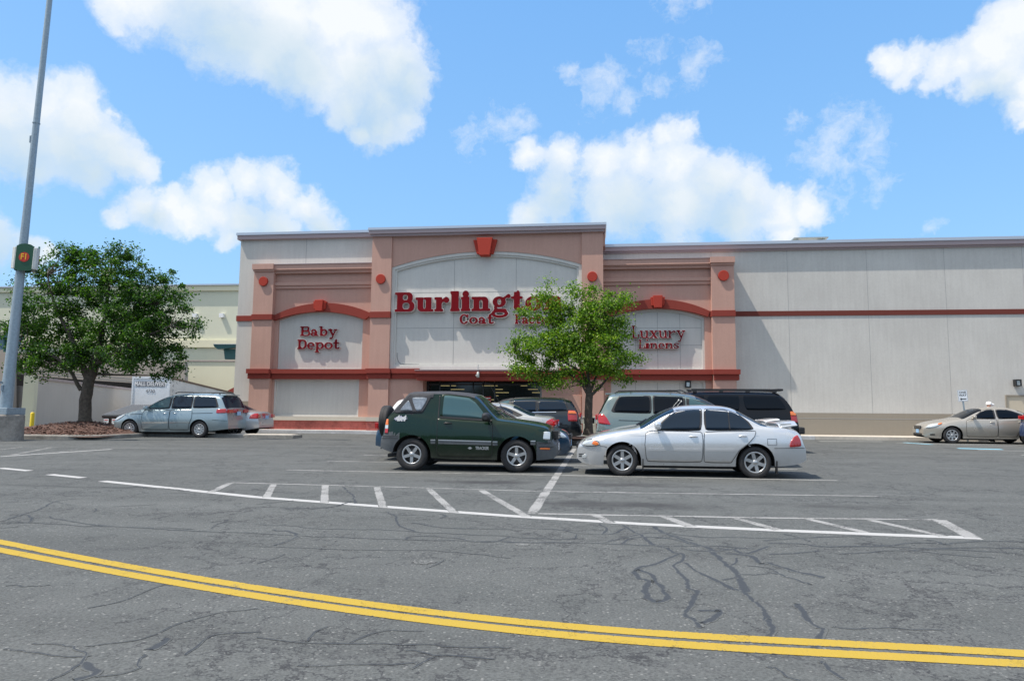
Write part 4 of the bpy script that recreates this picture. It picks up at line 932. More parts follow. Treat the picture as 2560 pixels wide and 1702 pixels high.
b = MB(); P = [trp(.27,-.012,-.68),trp(wid-.33,-.012,-.68),trp(wid-.33,-.012,-.30),trp(.27,-.012,-.30)]
b.add(P, [(0,1,2,3)]); b.build('name_strip', M['ink_grey'], tr)
p = trp(wid*.49, -.02, -.49); text_obj('lettering', 'MALL DELIVERY', .40, M['white'], tr, p, (R_(90), 0, ang), .004, .008, sx=.80)
p = trp(wid*.49, -.02, -.98); text_obj('fleet_number', '4730', .32, M['ink_grey'], tr, p, (R_(90), 0, ang), .004)
for i, ch in enumerate('4730'):
    p = trp(wid+.012, .5, -.55-i*.36); text_obj('side_number', ch, .3, M['ink_grey'], tr, p, (R_(90), 0, math.atan2(dv.y, dv.x)), .004)
b = MB(); 
for ax in (.8, 2.0):
    for sd in (.15, wid-.15): 
        p = trp(sd, ax, 0); gz_ = gz(p[1]); b.lathe([(0,-.15),(.45,-.15),(.5,-.1),(.5,.1),(.45,.15),(0,.15)], 20, 'x', (p[0], p[1], gz_+.2))
b.build('wheel', M['rubber'], tr)
# low parapet wall right of the trailer, sloping away
A2 = campt(424, 1000, 66); B2 = campt(640, 1000, 90)
# dumpster
dxl, dyl = wal(257, 1068, 33.0)[0], 33.0
ds = empty('dumpster', (dxl, dyl, gz(dyl)), label='brown metal dumpster with a ribbed grey lid beside the tree', cat='dumpster')
zt2 = wal(300, 1038, 33.0)[1] - gz(dyl); zl2 = wal(300, 1012, 34.6)[1] - gz(dyl)
b = MB(); b.box(0, 2.7, 0, 1.7, .08, zt2-.02); b.box(-.06, 2.76, -.05, 1.75, zt2-.14, zt2-.02)
for xx in (.5, 1.35, 2.2): b.box(xx-.05, xx+.05, -.06, .01, .1, zt2-.14)
b.build('bin_body', M['dump'], ds, bevel=.01)
for i in range(2):
    b = MB(); x0 = -.05 + i*1.4; n = 12
    prof = [(x0 + k*1.36/(2*n), (.035 if k % 2 else 0)) for k in range(2*n+1)]
    for k in range(2*n):
        xk0, h0 = prof[k]; xk1, _ = prof[k+1]; hh = .03 if k % 2 else 0
        b.add([(xk0,-.08,zt2+hh),(xk1,-.08,zt2+hh),(xk1+.35,1.6,zl2+hh),(xk0+.35,1.6,zl2+hh),(xk0,-.08,zt2-.03),(xk1,-.08,zt2-.03),(xk1+.35,1.6,zl2-.05),(xk0+.35,1.6,zl2-.05)], [(0,1,2,3),(7,6,5,4),(0,4,5,1),(1,5,6,2),(2,6,7,3),(3,7,4,0)])
    b.build('lid', M['dump_lid'], ds)
for (x0, w_) in ((.08, .26), (.52, .26)):
    b = MB(); b.box(x0, x0+w_, -.075, -.062, zt2-.42, zt2-.17, 0); b.box(x0+.03, x0+w_-.03, -.078, -.075, zt2-.25, zt2-.21, 1); b.box(x0+.03, x0+w_-.06, -.078, -.075, zt2-.33, zt2-.29, 2); b.build('notice', [M['white'], M['sign_red'], M['ink_grey']], ds)
# yellow post, clearance bar and little green sign at the deck entrance
def boll(px, ytop, ybot, depth, r, label):
    p = campt(px, ybot, depth); zt_ = campt(px, ytop, depth)[2]; o = empty('bollard', (p[0], p[1], gz(p[1])), label=label, cat='bollard')
    h = zt_ - gz(p[1]); b = MB(); b.lathe([(r, 0), (r, h-.06), (r*.85, h-.02), (0, h)], 20); b.build('post', M['yellow_post'], o)
    b = MB(); b.lathe([(r*1.5, 0), (r*1.5, .05), (r*1.05, .08), (r, .08)], 20); b.build('footing', M['concrete'], o)
boll(78.5, 1030, 1073, 34.5, .09, 'bright yellow steel bollard at the garage ramp entrance')
cb = empty('clearance_bar', label='white horizontal clearance pipe hung across the deck entrance', cat='clearance bar')
b = MB(); p0_ = campt(48, 1026, 40); p1_ = campt(92, 1028.5, 40); b.tube([p0_, p1_], .07); b.build('pipe', M['white'], cb)
b = MB(); 
for q in (p0_, p1_): b.tube([q, q+np.array([0, 0, .45])], .012, 6)
b.build('chain', M['cable'], cb)
sg = empty('green_sign', label='small green sign on the deck spandrel over the entrance', cat='sign'); ppoly([(65,1009),(76,1010),(76,1019),(65,1018)], YD-.1, .08, 'plate', mat('green_plate', (.02,.25,.16), .5), sg)
b = MB(); b.prism([wal(*p, YD-.12) for p in [(67,1013),(74,1013.6),(74,1014.8),(67,1014.2)]], YD-.12, YD-.105); b.build('marking', M['white'], sg)

# ------------------------------------------------------------------ lamp post, left
pb0 = gnd(26, 1105); YPL = 23.2
px0 = wal(15, 1016, YPL); px1 = wal(124, 0, YPL); zb_ = gz(YPL)
lp = empty('lamp_post', (px0[0], YPL, zb_), label='tall tapering galvanised lamp post on a round concrete plinth', cat='lamp post')
zpl = wal(20, 1036, YPL)[1] - zb_
b = MB(); b.lathe([(.62, -.05), (.60, .1), (.595, zpl-.05), (.56, zpl), (0, zpl)], 40, smooth=False); cpl = b.build('plinth', M['concrete'], lp, bevel=.02)
z1p = px0[1]-zb_; z2p = px1[1]-zb_; dxp = px1[0]-px0[0]
lean = dxp/(z2p-z1p)
b = MB(); zz = [zpl+.2, 1.6, 3, 5, 7, 9, 12, 15, 18]; b.tube([(lean*(z-z1p), 0, z) for z in zz], [.205, .20, .178, .158, .14, .124, .108, .098, .09], 28); b.build('pole', M['galv'], lp)
b = MB(); b.box(-.42, .42, -.42, .42, zpl, zpl+.24); b.build('base_cover', M['galv'], lp, bevel=.015)
b = MB(); b.lathe([(.05, 0), (.055, .02), (.0, .03)], 10, 'y', (-.05, -.24, 2.05)); b.tube([(-.02, -.215, 1.75), (-.02, -.225, 1.95)], .04, 10); b.build('hand_hole', M['galv'], lp)
zj = wal(80, 309, YPL)[1]-zb_; b = MB(); b.tube([(lean*(zj-z1p-.02), 0, zj-.02), (lean*(zj-z1p+.02), 0, zj+.02)], .126, 28); b.build('joint_ring', M['galv'], lp)
zj = wal(76, 350, YPL)[1]-zb_; b = MB(); b.box(lean*(zj-z1p)-.14, lean*(zj-z1p)-.08, -.1, .02, zj-.14, zj+.14); b.build('hand_hole', M['galv'], lp, bevel=.02)
zt_l = 18.0
b = MB(); b.tube([(lean*zt_l-.05, 0, zt_l), (lean*zt_l-1.2, 0, zt_l+.4)], .05, 10); b.tube([(lean*zt_l+.05, 0, zt_l), (lean*zt_l+1.2, 0, zt_l+.4)], .05, 10); b.box(lean*zt_l-1.8, lean*zt_l-1.1, -.2, .2, zt_l+.32, zt_l+.52); b.box(lean*zt_l+1.1, lean*zt_l+1.8, -.2, .2, zt_l+.32, zt_l+.52); b.build('lamp_head', M['galv'], lp)
# the three-sided bay sign on the pole
sgc = wal(58, 644, YPL-.25); 
sn = empty('bay_sign', (sgc[0], YPL, sgc[1]), rz=R_(14), label='three-sided dark green aisle sign reading F1 strapped to the lamp post', cat='sign')
sn.rotation_euler = (0, math.atan(lean), R_(14))
def sgn_panel(ang, front):
    w_, h_ = .29, .48
    top = [(-w_, h_*.86), (-w_*.6, h_*1.0), (0, h_*1.06), (w_*.6, h_*1.0), (w_, h_*.86)]; bot = [(w_, -h_*.92), (w_*.6, -h_*1.0), (-w_*.6, -h_*1.0), (-w_, -h_*.92)]
    P = top + bot; b = MB(); b.prism(P, -.30, -.255, 0); o = b.build('sign_face', [M['green_sign']], sn); o.rotation_euler = (0, 0, ang)
    b = MB(); b.lathe([(0, -.312), (.175, -.312), (.175, -.300)], 32, 'y', (0, 0, .01), smooth=False); d = b.build('red_disc', M['sign_red'], o)
    text_obj('lettering', 'F1', .30, M['sign_yel'], o, (0, -.316, .015), (R_(90), 0, 0), .002, .007, sx=.8)
    b = MB(); b.box(w_-.01, w_+.12, -.30, -.16, -h_*.86, h_*.78); b.box(w_+.015, w_+.04, -.312, -.29, -h_*.84, h_*.76); b.box(-w_-.03, -w_+.0, -.29, -.16, -h_*.86, h_*.78); e = b.build('side_case', M['sign_white'], o, bevel=.01)
for k in range(3): sgn_panel(R_(120*k), k == 0)

# ------------------------------------------------------------------ islands
def gxy(px, py): g_ = gnd(px, py); return (g_[0], g_[1])
yk = gxy(60, 1098)[1]
kx0 = gxy(60, 1098)[0] - 4; kx1 = gxy(205, 1095)[0]; 
outer = [(kx0, yk), (kx1, yk+.1)] + [(kx1+1.4*math.sin(a), yk+1.5-1.4*math.cos(a)) for a in np.linspace(.1, math.pi/2, 9)] + [(kx1+1.5, yk+6), (kx0, yk+6)]
def inset(P, d):
    c = np.mean(P, axis=0); return [tuple(np.array(p) + (c-np.array(p))/np.linalg.norm(c-np.array(p))*d) for p in P]
b = MB(); b.prismz(outer, lambda x, y: gz(y)-.1, lambda x, y: gz(y)+.15); tag(b.build('kerb', M['kerb_grey'], bevel=.03), kind='structure')
# mulch mound
tx, ty = wal(213, 1067, 28.0)[0], 28.0
nx, ny = 60, 34; X_, Y_ = np.meshgrid(np.linspace(kx0-.5, kx1+1.4, nx), np.linspace(yk+.16, yk+5.9, ny)); b = MB()
hm = lambda x, y: .12 + .36*math.exp(-(((x-tx)/2.3)**2 + ((y-ty)/1.6)**2)) + .10*math.exp(-((y-(yk+3))/1.6)**2)
V = []
for j in range(ny):
    for i in range(nx):
        x, y = X_[j, i], Y_[j, i]; e = min(1, (y-yk-.16)/.4) * min(1, max(0, (kx1+1.4-x)/.5))
        V.append((x, y, gz(y) + (hm(x, y) + random.uniform(-.012, .012))*e + .10*(1-e)))
b.add(V, [(j*nx+i, j*nx+i+1, (j+1)*nx+i+1, (j+1)*nx+i) for j in range(ny-1) for i in range(nx-1)], 0, True)
tag(b.build('mulch_bed', M['mulch']), kind='structure')
# loose bark chips
def chips(n, fn, name):
    b = MB()
    for _ in range(n):
        x, y, z = fn(); a = random.uniform(0, 3.14); l, w_ = random.uniform(.03, .07), random.uniform(.012, .025); ca, sa = math.cos(a), math.sin(a); tz = random.uniform(-.02, .03)
        b.add([(x+ca*l-sa*w_, y+sa*l+ca*w_, z+tz), (x-ca*l-sa*w_, y-sa*l+ca*w_, z+.01), (x-ca*l+sa*w_, y-sa*l-ca*w_, z+.015), (x+ca*l+sa*w_, y+sa*l-ca*w_, z+.02+tz)], [(0,1,2,3)])
    tag(b.build(name, mat('bark_chip', (.12, .06, .044), .9, var=.3, vscale=20)), 'loose reddish bark chips spread round the left tree', 'bark chips', kind='stuff')
def rc():
    x = random.uniform(kx0+2, kx1+1.0); y = random.uniform(yk+.2, yk+4); return x, y, gz(y)+hm(x, y)*min(1, (y-yk-.16)/.4) + .01
chips(1300, rc, 'bark_chips')
# kerbed strip right of the parked minivan
ex0, ex1 = gxy(570, 1096)[0], gxy(733, 1096)[0]; ey = gxy(733, 1096)[1]
b = MB(); b.prismz([(ex0-6, ey), (ex1, ey), (ex1, ey+.9), (ex0-6, ey+.9)], lambda x, y: gz(y)-.1, lambda x, y: gz(y)+.13); tag(b.build('kerb', M['kerb_grey'], bevel=.02), kind='structure')
b = MB(); b.prismz([(ex0-6, ey+.14), (ex1-.14, ey+.14), (ex1-.14, ey+.78), (ex0-6, ey+.78)], lambda x, y: gz(y), lambda x, y: gz(y)+.145); tag(b.build('island_top', M['walk']), kind='structure')
# tree island at the end of the bays
TRY = 27.6
ti = wal(1470, 1088, TRY); tx2 = ti[0]
b = MB(); b.prismz([(tx2-2.0, TRY-1.9), (tx2+2.0, TRY-1.9), (tx2+2.3, TRY-1.3), (tx2+2.3, TRY+1.6), (tx2-2.3, TRY+1.6), (tx2-2.3, TRY-1.3)], lambda x, y: gz(y)-.1, lambda x, y: gz(y)+.14); tag(b.build('kerb', M['kerb_grey'], bevel=.03), kind='structure')
b = MB(); b.prismz([(tx2-2.1, TRY-1.6), (tx2+2.1, TRY-1.6), (tx2+2.1, TRY+1.4), (tx2-2.1, TRY+1.4)], lambda x, y: gz(y), lambda x, y: gz(y)+.17); tag(b.build('mulch_bed', M['mulch']), kind='structure')

# ------------------------------------------------------------------ trees
def tree(px, py, Y, blobs, limbs, trunk_r, n_clump, per, leaf, lm, label, dz=1.0, squash=.8):
    bx, bz = wal(px, py, Y); root = empty('tree', (bx, Y, bz), label=label, cat='tree', group='street trees in the lot')
    sc = abs(wal(px+100, py, Y)[0]-bx)/100
    B3 = []
    for (cx_, cy_, rx, ry) in blobs:
        x, z = wal(cx_, cy_, Y); d = random.uniform(-.45, .45)*rx*sc*1.2; B3.append((x-bx, d, z-bz, rx*sc, rx*sc*squash, ry*sc))
    vol = np.array([q[3]*q[4]*q[5] for q in B3])**.75; pr = vol/vol.sum()
    cl = []
    while len(cl) < n_clump:
        q = B3[rng.choice(len(B3), p=pr)]; v = rng.normal(size=3); v /= np.linalg.norm(v); r = rng.uniform(.25, 1.0)**(1/2.4)
        cl.append((q[0]+v[0]*q[3]*r, q[1]+v[1]*q[4]*r, q[2]+v[2]*q[5]*r))
    cl = np.array(cl)
    # limbs
    b = MB(); ends = []
    for pts, r0, r1, dd in limbs:
        P = []
        for i, (x_, y_) in enumerate(pts):
            x, z = wal(x_, y_, Y); P.append((x-bx, dd*i/(len(pts)-1), z-bz))
        # densify
        Q = [Vector(P[0])]
        for a_, c_ in zip(P[:-1], P[1:]):
            for k in range(1, 4): Q.append(Vector(a_).lerp(Vector(c_), k/3) + Vector((random.uniform(-.02, .02), random.uniform(-.03, .03), 0)))
        R__ = [r0+(r1-r0)*(i/(len(Q)-1))**.8 for i in range(len(Q))]
        if pts[0] == (px, py): R__[0] *= 1.35
        b.tube(Q, R__, 12); ends += Q[len(Q)//3:]
    # twigs from limb points to clumps
    E_ = np.array([tuple(e) for e in ends])
    for c_ in cl[::3]:
        d = np.linalg.norm((E_-c_)*np.array([1, 1, 1.0]) + np.array([0, 0, 0]), axis=1) + np.maximum(0, E_[:, 2]-c_[2])*1.5; e = E_[np.argmin(d)]
        mid = (e+c_)/2 + rng.normal(size=3)*.08 - np.array([0, 0, .08]); L_ = np.linalg.norm(c_-e); b.tube([e, mid, c_], [.012+.014*L_, .010+.006*L_, .004], 5, caps=False)
    b.build('trunk', M['bark'], root)
    # leaves
    N_ = n_clump*per; C = np.repeat(cl, per, 0); sg_ = rng.uniform(.07, .24, size=(n_clump, 1)).repeat(per, 0)
    P = C + rng.normal(size=(N_, 3))*sg_*np.array([1.1, 1.1, .75])
    ctr = P.mean(0); out = P-ctr; out /= np.linalg.norm(out, axis=1)[:, None]+1e-6
    nrm = rng.normal(size=(N_, 3))*.8 + np.array([0, 0, .75]) + out*.35; nrm /= np.linalg.norm(nrm, axis=1)[:, None]
    ax = np.cross(nrm, rng.normal(size=(N_, 3))); ax /= np.linalg.norm(ax, axis=1)[:, None]; bi = np.cross(nrm, ax)
    s = leaf*rng.uniform(.7, 1.3, size=(N_, 1)); 
    tip = P+ax*s; base = P-ax*s*.8; l_ = P+bi*s*.62+ax*s*.05-nrm*s*.18; r_ = P-bi*s*.62+ax*s*.05-nrm*s*.18
    V = np.stack([base, l_, tip, r_], 1).reshape(-1, 3); F = np.arange(N_*4).reshape(-1, 4)
    me = bpy.data.meshes.new('leaves'); me.from_pydata(V.tolist(), [], F.tolist()); me.materials.append(lm)
    o = bpy.data.objects.new('crown', me); COL.objects.link(o); o.parent = root
    return root
tree(213, 1068, 28.0,
 [(115,760,75,75),(150,690,60,55),(215,690,60,60),(290,670,65,55),(330,720,70,70),(400,745,60,60),(250,780,110,90),(110,850,80,75),(330,850,95,75),(425,830,50,50),(62,830,40,50),(450,790,42,42),(170,890,75,50),(260,890,70,45),(400,900,55,40),(90,910,55,40),(160,640,28,28),(320,640,35,28),(100,670,20,30),(410,690,25,30),(215,640,25,25),(475,815,20,12),(270,640,20,20),(370,800,80,70)],
 [([(213,1068),(214,1000),(222,950),(238,905)], .26, .20, 0), ([(222,950),(205,890),(180,830),(150,760),(140,690)], .16, .03, -.5), ([(238,905),(250,840),(262,760),(270,680)], .17, .03, .2),
  ([(238,905),(280,860),(330,800),(380,760)], .13, .03, .3), ([(235,915),(300,880),(370,850),(450,820)], .11, .025, -.7), ([(203,975),(187,935),(160,900),(110,870),(60,850)], .09, .02, -.6), ([(240,900),(300,820),(320,720)], .10, .02, .9), ([(225,930),(170,900),(90,900),(40,910)], .07, .02, .8)],
 .26, 560, 105, .058, M['leaf_dark'], 'broad dark green shade tree on the mulch bed at left', squash=.85)
tree(1470, 1088, TRY,
 [(1440,820,75,60),(1500,800,60,50),(1365,775,42,38),(1400,755,32,28),(1335,850,52,32),(1295,875,32,24),(1285,850,20,16),(1325,920,48,30),(1285,915,20,14),(1430,900,80,55),(1520,890,65,58),(1575,880,32,25),(1520,755,38,22),(1470,745,26,24),(1550,940,40,24),(1550,820,32,32),(1400,950,40,24),(1365,945,30,20),(1565,750,12,16),(1445,735,16,22),(1370,735,22,16),(1600,895,16,14),(1310,790,14,16),(1470,960,25,16),(1428,722,7,24),(1396,730,7,20),(1476,728,7,22),(1562,742,7,20),(1262,865,14,9),(1372,722,7,18),(1350,745,10,18),(1520,735,8,18)],
 [([(1470,1088),(1472,1030),(1473,985)], .165, .14, 0), ([(1473,992),(1455,960),(1420,930),(1390,900)], .05, .02, -.3), ([(1473,985),(1460,940),(1445,880),(1430,800)], .09, .02, .3), ([(1474,985),(1470,930),(1480,860),(1490,780)], .09, .02, -.2),
  ([(1475,990),(1500,968),(1530,930),(1560,890)], .07, .02, .3), ([(1474,985),(1490,940),(1520,870),(1530,800)], .06, .02, .5), ([(1455,930),(1400,900),(1340,880),(1290,870)], .05, .012, -.2), ([(1450,900),(1400,840),(1360,780)], .05, .012, .4), ([(1430,930),(1370,930),(1310,918)], .04, .01, .2)],
 .16, 370, 92, .050, M['leaf_light'], 'slim light green tree at the end of the parking bays in front of the sign', squash=.8)

# ------------------------------------------------------------------ small fixtures
def wallpack(px, py, Y, w_, label, br=True):
    x, z = wal(px, py, Y); o = empty('wall_light', (x, Y, z), label=label, cat='wall light')
    b = MB(); b.box(-w_/2, w_/2, -.22, 0, .10, .15); b.box(-w_/2, -w_/2+.05, -.22, 0, -.15, .10); b.box(w_/2-.05, w_/2, -.22, 0, -.15, .10); b.box(-w_/2+.05, w_/2-.05, -.06, 0, -.15, .10); b.box(-w_/2+.05, w_/2-.05, -.21, -.06, -.15, -.11); b.build('housing', M['trim'], o)
    b = MB(); b.box(-w_/2+.055, w_/2-.055, -.19, -.065, -.10, .095); b.build('lens', M['lamp_clear'], o)
wallpack(1719, 961, YW+.32+.13, .25, 'small square wall light under the red band on the right wing')
wallpack(2540, 957, YR, .25, 'small square wall light above the beige service door')
x, z = wal(1195, 937, YT-.6); sc_ = empty('canopy_camera', (x, YT-.6, z), label='small white lantern camera hanging in front of the entrance canopy', cat='lamp')
b = MB(); b.lathe([(0, .14), (.05, .13), (.06, .05), (.065, -.12), (.0, -.12)], 14); b.box(-.11, -.04, -.03, .03, -.04, .0); b.build('cctv', M['sign_white'], sc_)  # white security camera in front of the canopy
b = MB(); b.tube([(0, 0, .13), (0, 0, .44)], .012, 6); b.tube([(0, 0, .44), (0, .25, .48)], .012, 6); b.build('stem', M['galv'], sc_)
YC = YT+.30
b = MB(); pts = [(993,882),(993,893),(996,904),(1002,910),(1030,910.5),(1047,911),(1052,914),(1055,918)]
b.tube([(wal(*p, YC)[0], YC, wal(*p, YC)[1]) for p in pts], .012, 6); tag(b.build('loose_cable', M['cable']), 'thin grey cable sagging in the lower left corner of the tower panel', 'cable')
# bin behind the tree
x, z = wal(1474, 1088, 31.0); tb_ = empty('litter_bin', (x, 31.0, gz(31.0)), label='beige square litter bin partly behind the right tree trunk', cat='litter bin')
hb = wal(1474, 1041, 31.0)[1]-gz(31.0)
b = MB(); b.box(-.29, .27, 0, .5, .0, hb-.30); b.box(-.29, -.23, 0, .5, hb-.30, hb-.06); b.box(.21, .27, 0, .5, hb-.30, hb-.06); b.box(-.31, .29, -.02, .52, hb-.06, hb); b.build('bin_shell', M['beige_bin'], tb_, bevel=.01)
b = MB(); b.box(-.23, .21, .04, .46, hb-.30, hb-.06); b.build('opening', M['dark'], tb_)
# one way sign
p = campt(2400, 1088, 31.5); x, z = wal(2400, 1060, 32.9); sgp = empty('one_way_sign', (x+.05, 32.4, gz(32.4)), label='white ONE WAY sign with left arrow on a leaning post, against the pale wall', cat='sign')
za_, zb2_ = wal(2394, 974, 32.4)[1]-gz(32.4), wal(2396, 1003, 32.4)[1]-gz(32.4)
sgp.rotation_euler = (0, R_(-3.4), 0)
b = MB(); b.box(-.03, .03, .005, .035, 0, za_-.05); b.build('post', M['galv'], sgp)
wz = .20; b = MB(); b.box(-wz, wz, -.004, .004, zb2_, za_); sf = b.build('sign_plate', M['plate_w'], sgp, bevel=.003)
b = MB()
for (a0, a1, b0, b1) in ((-wz+.012, wz-.012, za_-.02, za_-.012), (-wz+.012, wz-.012, zb2_+.012, zb2_+.02), (-wz+.012, -wz+.02, zb2_+.02, za_-.02), (wz-.02, wz-.012, zb2_+.02, za_-.02)): b.box(a0, a1, -.006, -.0045, b0, b1)
b.build('border', M['ink'], sf)
hh = za_-zb2_
text_obj('lettering', 'ONE', .125, M['ink'], sf, (0, -.006, zb2_+hh*.77), (R_(90), 0, 0), .001, .002, sx=1.1)
text_obj('lettering', 'WAY', .125, M['ink'], sf, (0, -.006, zb2_+hh*.53), (R_(90), 0, 0), .001, .002, sx=1.05)
b = MB(); az = zb2_+hh*.21; b.prism([(-.14, az), (-.06, az+.05), (-.06, az+.018), (.13, az+.018), (.13, az-.018), (-.06, az-.018), (-.06, az-.05)], -.007, -.0045); b.build('arrow', M['ink'], sf)

# ------------------------------------------------------------------ cars
def smooth(P, it=2):
    P = [np.array(p, float) for p in P]
    for _ in range(it):
        Q = [P[0]]
        for a, b_ in zip(P[:-1], P[1:]): Q += [a*.75+b_*.25, a*.25+b_*.75]
        Q.append(P[-1]); P = Q
    return np.array(P)
def roundpoly(P, r=.15, it=2):
    P = [np.array(p, float) for p in P]
    for _ in range(it):
        Q = []
        for i in range(len(P)):
            a, b_ = P[i], P[(i+1) % len(P)]; Q += [a*(1-r)+b_*r, a*r+b_*(1-r)]
        P = Q; r = .25
    return P
class Car:
    def __init__(s, sp):
        s.sp = sp; s.L = sp['L']; s.W = sp['W']
        t = smooth(sp['top'], sp.get('smooth', 2)); s.top = t[np.argsort(t[:, 0], kind='stable')]; s.bt = smooth(sp['belt'], 1); s.bo = smooth(sp['bot'], 1)
        s.k = sp.get('tumble', .36); s.Ra = sp['arch']; s.wr = sp['wr']; s.wx = sp['wx']
        s.nf, s.nr = sp.get('nf', (.85, .26)), sp.get('nr', (.7, .20))
        s.ro = sp.get('ro', .11)
    def zt(s, x): return float(np.interp(x, s.top[:, 0], s.top[:, 1]))
    def zb0(s, x): return float(np.interp(x, s.bo[:, 0], s.bo[:, 1]))
    def zb(s, x):
        z = s.zb0(x)
        for xc in s.wx:
            d = abs(x-xc)
            if d <= s.Ra: z = max(z, s.wr + math.sqrt(max(0, s.Ra**2-d**2)))
        return z
    def Wp(s, x):
        w = s.W; f, a = s.nf; r, c = s.nr
        if x < f: w *= 1 - a*((f-x)/f)**2.6
        if x > s.L-r: w *= 1 - c*((x-s.L+r)/r)**2.6
        return w
    def zs(s, x): return min(float(np.interp(x, s.bt[:, 0], s.bt[:, 1])), s.zt(x)-.045)
    def ylow(s, x, z):
        zs = s.zs(x); w = s.Wp(x)
        if z < .60: return w*(1 - .085*((.60-z)/.40)**1.6)
        return w*(1 - .070*((z-.60)/max(.2, zs-.60))**2)
    def up(s, x):
        zt, zs = s.zt(x), s.zs(x); ws = s.ylow(x, zs); h = zt-zs; ro = min(s.ro, h*.75); ze = zt-ro; ye = max(.1, ws - .012*min(1, h/.1) - s.k*(ze-zs)); return zt, zs, ws, ze, ye
    def Y(s, x, z):
        if not hasattr(s, 'cache'): s.cache = {}
        k = round(x, 4)
        if k not in s.cache:
            P = s.section(min(s.L-.001, max(.001, x)), True); zz = np.array([p[1] for p in P]); yy = np.array([p[0] for p in P]); s.cache[k] = (zz, yy)
        zz, yy = s.cache[k]; return float(np.interp(z, zz, yy))
    def ztop(s, x, y):
        zt, zs, ws, ze, ye = s.up(x); return ze + (zt-ze)*(1-min(1, abs(y)/ye)**4)
    def section(s, x, full=False):
        zt, zs, ws, ze, ye = s.up(x); zb = min(s.zb0(x) if full else s.zb(x), zs-.02); P = []
        for q in np.linspace(0, 1, 8): z = zb+q*(zs-zb); P.append((s.ylow(x, z), z))
        for q in np.linspace(0, 1, 6)[1:]: z = zs+q*(ze-zs); P.append((ws - .012*min(1, (zt-zs)/.1)*min(1, q*3) - s.k*(z-zs), z))
        for q in (.97, .92, .84, .72, .5, .25, 0): y = ye*q; P.append((y, ze+(zt-ze)*(1-q**4)))
        return P
    def build(s, name, label, cat, mats, group=None):
        sp = s.sp; L = s.L; root = empty(name, label=label, cat=cat, group=group); s.root = root
        xs = list(np.linspace(0, L, 64)) + [.012, .03, .06, .1, L-.012, L-.03, L-.06, L-.1]
        for xc in s.wx: xs += [xc + s.Ra*math.cos(a) for a in np.linspace(0, math.pi, 19)] + [xc+s.Ra+.003, xc-s.Ra-.003]
        xs += [v for k in ('ws', 'rw') for v in sp.get(k, ())] + [r[1] for r in sp.get('regs', [])] + [r[2] for r in sp.get('regs', [])]
        xs = sorted(set(round(min(L, max(0, v)), 4) for v in xs))
        S = [s.section(x) for x in xs]; n = len(S[0]); parts = {}
        def mbf(k): return parts.setdefault(k, MB())
        ws0, ws1 = sp['ws']; rw0, rw1 = sp['rw']
        vid = {}
        def cls(x, j, zc):
            for (nm, x0, x1, z0, z1, zone) in sp.get('regs', []):
                zn = 'low' if j < 7 else ('up' if j < 12 else 'top')
                if x0 <= x <= x1 and z0 <= zc <= z1 and zn in zone: return nm
            if j >= 13:
                if ws0 <= x <= ws1: return 'windshield'
                if rw0 <= x <= rw1: return 'rear_window'
            return 'body'
        for i in range(len(xs)-1):
            xm = (xs[i]+xs[i+1])/2
            for j in range(n-1):
                zc = (S[i][j][1]+S[i][j+1][1]+S[i+1][j][1]+S[i+1][j+1][1])/4; k = cls(xm, j, zc); m = mbf(k)
                for sg in (1, -1):
                    q = [(i, j), (i+1, j), (i+1, j+1), (i, j+1)]
                    if sg < 0: q = q[::-1]
                    if j == n-2:   # centre line shared
                        pass
                    ids = []
                    for a, b_ in q:
                        key = (k, a, b_, sg if b_ < n-1 else 0)
                        if key not in vid:
                            vid[key] = len(m.v); m.v.append((xs[a]-L/2, sg*S[a][b_][0], S[a][b_][1]))
                        ids.append(vid[key])
                    m.f.append(tuple(ids)); m.m.append(0); m.sm.append(True)
        ub = MB()
        for i in range(len(xs)-1):     # floor and wheel wells
            a, b_ = S[i][0], S[i+1][0]
            ub.add([(xs[i]-L/2, -a[0]+.004, a[1]), (xs[i+1]-L/2, -b_[0]+.004, b_[1]), (xs[i+1]-L/2, b_[0]-.004, b_[1]), (xs[i]-L/2, a[0]-.004, a[1])], [(0,1,2,3)])
        ub.box(s.wx[0]+s.Ra-L/2+.05, s.wx[1]-s.Ra-L/2-.05, -s.W*.86, s.W*.86, s.zb0(L/2)-.05, s.zb0(L/2)+.06)
        for xc in s.wx: ub.box(xc-.06-L/2, xc+.06-L/2, -s.W*.75, s.W*.75, s.wr-.07, s.wr+.05)
        for e, sgx in ((0, 1), (len(xs)-1, -1)):
            er = ('front_bumper', 'rear_bumper')[e > 0] if 'endreg' in sp else 'body'
            ring = [(xs[e]-L/2, p[0], p[1]) for p in S[e]] + [(xs[e]-L/2, -p[0], p[1]) for p in S[e][::-1][1:]]
            mbf(er).add(ring, [tuple(range(len(ring)))])
        s.parts = {}
        for k, m in parts.items():
            s.parts[k] = m.build(k, mats.get(k, mats['body']), root)
        ub.build('underbody', M['dark'], root)
        s.mats = mats; return root
    # -- things laid on the surface
    def pt(s, x, z, off, sg): return (x-s.L/2, sg*(s.Y(x, z)+off), z)
